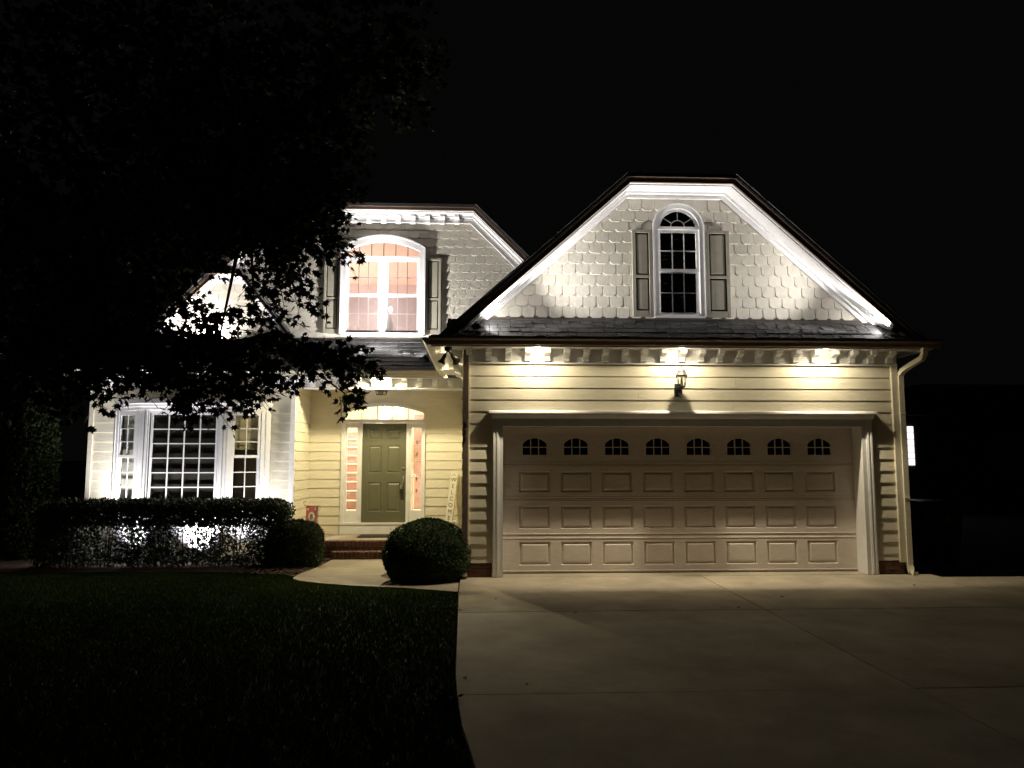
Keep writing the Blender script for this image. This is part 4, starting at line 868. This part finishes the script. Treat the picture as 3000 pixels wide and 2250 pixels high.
def shrub_shell(c, rad, n, pw=2.0, jitter=.05, flat=1.0):
    """points on a superellipsoid shell with small lumps"""
    d = RNG.normal(size=(n, 3)); d /= np.linalg.norm(d, axis=1, keepdims=True); s = (np.abs(d) ** pw).sum(1) ** (-1 / pw)
    lump = 1 + .014 * np.sin(d[:, 0] * 7 + 1) * np.cos(d[:, 1] * 6) + .014 * np.sin(d[:, 2] * 8 + d[:, 0] * 5)
    return np.array(c) + d * (s * lump * (1 - jitter * RNG.random(n) ** 1.5 + .02 * RNG.random(n)))[:, None] * np.array(rad), d
def out_frames(d, spread=.7):
    v = d + RNG.normal(size=d.shape) * spread; v /= np.linalg.norm(v, axis=1, keepdims=True); w_ = RNG.normal(size=d.shape); u = np.cross(v, w_); u /= np.linalg.norm(u, axis=1, keepdims=True); return u, v, np.cross(u, v)
def round_shrub(label, c, rad, n, size, pw, m):
    t = thing('round_shrub', label, 'shrub', (c[0], c[1], c[2] - rad[2])); V = []; F = []; nu, nv = 28, 16
    for j in range(nv + 1):
        for i in range(nu):
            a, b_ = 2 * math.pi * i / nu, math.pi * j / nv - math.pi / 2; d = np.array([math.cos(a) * math.cos(b_), math.sin(a) * math.cos(b_), math.sin(b_)]); s = (np.abs(d) ** pw).sum() ** (-1 / pw) * .93
            V.append(tuple(np.array(c) + d * s * np.array(rad)))
    F = [(j * nu + i, j * nu + (i + 1) % nu, (j + 1) * nu + (i + 1) % nu, (j + 1) * nu + i) for j in range(nv) for i in range(nu)]
    part('dark_core', V, F, CORE, t, True); P_, d = shrub_shell(c, rad, n, pw, .08); k_ = RNG.integers(0, n, 260); P_ = np.vstack([P_, np.array(c) + (P_[k_] - np.array(c)) * (1.01 + .05 * RNG.random((260, 1)))]); d = np.vstack([d, d[k_]]); f = leaf_cloud('foliage', P_, size, OVAL, m, t, out_frames(d)); f['kind'] = 'stuff'
    MB().tube([(c[0], c[1], c[2] - rad[2] - .15), (c[0], c[1], c[2] - .2)], [.05, .03], 8).build('stem', BARK, t)
round_shrub('large clipped round boxwood beside the driveway and walk', (-.64, .12, .31), (.575, .56, .47), 34000, .022, 2.15, BOXL)
round_shrub('small boxy shrub at the right end of the hedge', (-2.93, 2.4, .17), (.44, .42, .41), 11000, .03, 2.8, HEDGEL)
# --- hedge: clipped top, thin legs where the spotlights show through
hg = thing('hedge', 'long clipped dark hedge before the bay window, lamplight showing through', 'hedge', (-5, 2.55, -.2))
n = 30000; P_ = np.column_stack([-6.95 + 3.95 * RNG.random(n), 2.14 + .56 * RNG.random(n), .52 + .42 * RNG.random(n) ** .7])
e_ = np.minimum(np.minimum((P_[:, 0] + 6.95) / .3, (-3.0 - P_[:, 0]) / .3), 1); keep = (P_[:, 2] < .80 + .15 * np.sqrt(np.clip(e_, 0, 1)) - .03 * RNG.random(n) + .015 * np.sin(P_[:, 0] * 9)); P_ = P_[keep]
n = 30000; Q = np.column_stack([-6.95 + 3.95 * RNG.random(n), 2.14 + .56 * RNG.random(n), -.1 + .68 * RNG.random(n)])
dens = np.full(len(Q), .97)
for x0_, wd, dp in ((-5.86, .26, .80), (-6.3, .14, .45), (-5.35, .1, .4), (-4.68, .32, .80), (-4.22, .08, .45), (-3.85, .26, .82), (-3.4, .1, .4)): dens -= dp * np.exp(-((Q[:, 0] - x0_) / wd) ** 2) * np.clip((.60 - Q[:, 2]) / .12, 0, 1)
dens = np.where(Q[:, 2] < .06, np.maximum(dens, .75), dens); Q = Q[RNG.random(n) < dens]
fo = leaf_cloud('foliage', np.vstack([P_, Q]), .046, OVAL, HEDGEL, hg); fo['kind'] = 'stuff'
for i in range(26):
    x = -6.85 + 3.75 * (i // 3 + random.random() * .6) / 9; y = random.uniform(2.22, 2.6); lean = random.uniform(-.12, .12)
    MB().tube([(x, y, -.25), (x + lean * .4, y, .1), (x + lean, y + random.uniform(-.08, .08), .62)], [.013, .010, .006], 5).build('stem', BARK, hg)
# --- tall evergreen at the left corner of the house
es = thing('tall_evergreen', 'tall narrow evergreen at the left corner of the house', 'tree', (-8.0, 3.8, -.2))
P_, d = shrub_shell((-8.0, 3.8, 1.25), (.45, .5, 1.55), 22000, 2.3, .45); f = leaf_cloud('crown', P_, .05, OVAL, LEAF, es, out_frames(d)); f['kind'] = 'stuff'
MB().tube([(-8.0, 3.8, -.3), (-8.0, 3.8, 1.4), (-8.0, 3.8, 2.5)], [.07, .05, .01], 8).build('trunk', BARK, es)
# --- lawn grass
def grass(n, x0, x1, y0, y1, h, name=None):
    P_ = np.column_stack([x0 + (x1 - x0) * RNG.random(n), y0 + (y1 - y0) * RNG.random(n)]); X, Yv = P_[:, 0], P_[:, 1]
    front = np.interp(X, [-9, -2.55, -2.48, -2.3, -2.0, -1.55, -1.2, -.83, -.5, -.2], [9, 9, .36, .06, -.2, -.45, -.59, -.72, -.88, -1.02])
    k = (X < np.interp(Yv, [-15, -9, -7.2, -6.1, -5.4, -4.6, -2.2, -1, 1], [1.2, .55, .2, 0, -.09, -.14, -.18, -.2, -.2]) + RNG.random(n) * .03) & ((Yv < front + .03 * RNG.random(n)) & (Yv < np.interp(X, [-9, -6, -3.4, -2.75, -2.5], [1.7, 1.73, 1.53, 1.08, .8]))); return P_[k], h
G, _ = grass(400000, -8, .3, -7.0, 1.8, .05); n = len(G)
z = np.array([gz(x, y) for x, y in G]); a = RNG.random(n) * 6.283; hh = .022 + .026 * RNG.random(n); wb = .003 + .002 * RNG.random(n); le = RNG.normal(size=(n, 2)) * .02
V = np.zeros((n, 3, 3)); V[:, 0] = np.column_stack([G[:, 0] - np.cos(a) * wb, G[:, 1] - np.sin(a) * wb, z]); V[:, 1] = np.column_stack([G[:, 0] + np.cos(a) * wb, G[:, 1] + np.sin(a) * wb, z]); V[:, 2] = np.column_stack([G[:, 0] + le[:, 0], G[:, 1] + le[:, 1], z + hh])
tag(np_mesh('grass', V.reshape(-1, 3), np.arange(3 * n).reshape(-1, 3), GRASS), 'short dark green lawn grass left of the driveway', 'grass', kind='stuff')
# --- fallen leaves on the concrete
lm = leaf_cloud('leaf_shape', np.zeros((1, 3)), .085, MAPLE, DRYLEAF, None, (np.array([[1., 0, 0]]), np.array([[0, 1., 0]]), np.array([[0, 0, 1.]])), cup=-.5); lme = lm.data; bpy.data.objects.remove(lm)
def ground_at(px, py, z):
    d = _f + _r * ((px * S - 1500) / 2200) - _u * ((py * S - 1125) / 2200); return CAM + d * ((z - CAM.z) / d.z)
fallen = [(1070, 1292, 'dry leaf on the lit wedge of driveway near the round boxwood'), (1243, 1322, 'dry leaf lying on the first driveway joint'), (995, 1316, 'dry leaf at the driveway edge by the walk corner'), (1690, 1287, 'upright curled leaf on the driveway right of centre'), (1595, 1311, 'dry leaf beside the long driveway joint'),
          (1140, 1475, 'tiny dark leaf on the dim driveway at the left'), (1722, 1387, 'flat leaf on the dim middle of the driveway'), (1003, 1462, 'leaf by the lawn edge of the driveway'), (1975, 1262, 'dry leaf before the right garage pier')]
for (px, py, lb) in fallen:
    p = ground_at(px, py, DZ + .02); o = tag(link('fallen_leaf', lme, (p.x, p.y, DZ + .014), None), lb, 'leaf', 'leaves fallen on the driveway'); o.rotation_euler = (random.uniform(-.25, .25), random.uniform(-.25, .25), random.uniform(0, 6)); s = random.uniform(.55, .8); o.scale = (s, s, s)
# tuft of weeds hanging over the driveway edge
tp = ground_at(992, 1512, DZ); wt = thing('weed_tuft', 'dark leafy weed tuft spilling over the driveway edge', 'weed', (tp.x - .1, tp.y, 0))
P_ = np.array([tp.x - .10, tp.y, .03]) + RNG.normal(size=(90, 3)) * np.array([.04, .09, .012]); P_[:, 2] = np.abs(P_[:, 2] - .03) + .045; f = leaf_cloud('foliage', P_, .04, OVAL, LEAF, wt); f['kind'] = 'stuff'

# ------------------------------------------------------------------ beyond the house, right
bn = thing('wheeled_bin', 'dark wheeled rubbish bin standing right of the garage', 'bin', (7.22, 1.6, gz(7.2, 1.6)))
bz = gz(7.2, 1.6)
vs = [(6.98, 1.4, bz + .06), (7.46, 1.4, bz + .06), (7.46, 1.85, bz + .06), (6.98, 1.85, bz + .06), (6.91, 1.3, bz + .98), (7.53, 1.3, bz + .98), (7.53, 1.95, bz + .98), (6.91, 1.95, bz + .98)]
part('body', vs, orient(vs, [(0, 1, 2, 3), (4, 5, 6, 7), (0, 1, 5, 4), (1, 2, 6, 5), (2, 3, 7, 6), (3, 0, 4, 7)]), BIN, bn)
MB().prof([(1.27, bz + .985), (1.27, bz + 1.01), (1.45, bz + 1.06), (1.9, bz + 1.07), (2.0, bz + 1.03), (2.0, bz + .985)], 6.885, 7.555).build('lid', BIN, bn)
MB().tube([(6.95, 2.05, bz + 1.0), (7.49, 2.05, bz + 1.0)], .017, 8).build('handle', BIN, bn)
for x in (6.98, 7.46): MB().tube([(x - .03, 1.88, bz + .11), (x + .03, 1.88, bz + .11)], .11, 16).build('wheel', BLACK, bn)
MB().poly([(7.22, bz + .70), (7.30, bz + .72), (7.33, bz + .80), (7.29, bz + .86), (7.26, bz + .81), (7.21, bz + .79)], 1.305, 1.312).turn(Matrix.Translation((0, .0, 0))).build('stamped_mark', BINM, bn)
nb = thing('neighbour_house', 'dark neighbouring house with one lit window behind the garage', 'house', (17, 17, -.2))
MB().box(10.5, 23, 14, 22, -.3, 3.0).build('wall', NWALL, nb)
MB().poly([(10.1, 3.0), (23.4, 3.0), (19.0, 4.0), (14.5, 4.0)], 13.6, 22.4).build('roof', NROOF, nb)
p0, p1 = at(1953, 921, 13.95), at(1977.5, 1005, 13.95)
LIT = emit('lit_blind_cloth', (1, .93, .95), 1.5)
nw = thing('window', loc=((p0.x + p1.x) / 2 - .3, 13.95, p1.z), parent=nb); X1, X0 = p1.x, p1.x - .95
MB().box(X0, X1, 13.965, 13.985, p1.z, p0.z).build('lit_blind', LIT, nw)
for i in range(4): MB().box(X0 + .24 * i - .007, X0 + .24 * i + .007, 13.95, 13.962, p1.z, p0.z).build('muntin', BINM, nw)
for j in range(1, 6): zz = p1.z + (p0.z - p1.z) * j / 6; MB().box(X0, X1, 13.948, 13.963, zz - .009, zz + .009).build('muntin', BINM, nw)
MB().box(19.0, 19.15, 12.5, 12.65, -.2, 3.0).build('porch_post', NWALL, nb); MB().box(17.2, 18.6, 13.98, 13.995, .9, 2.4).build('window_shade', BINM, nb)
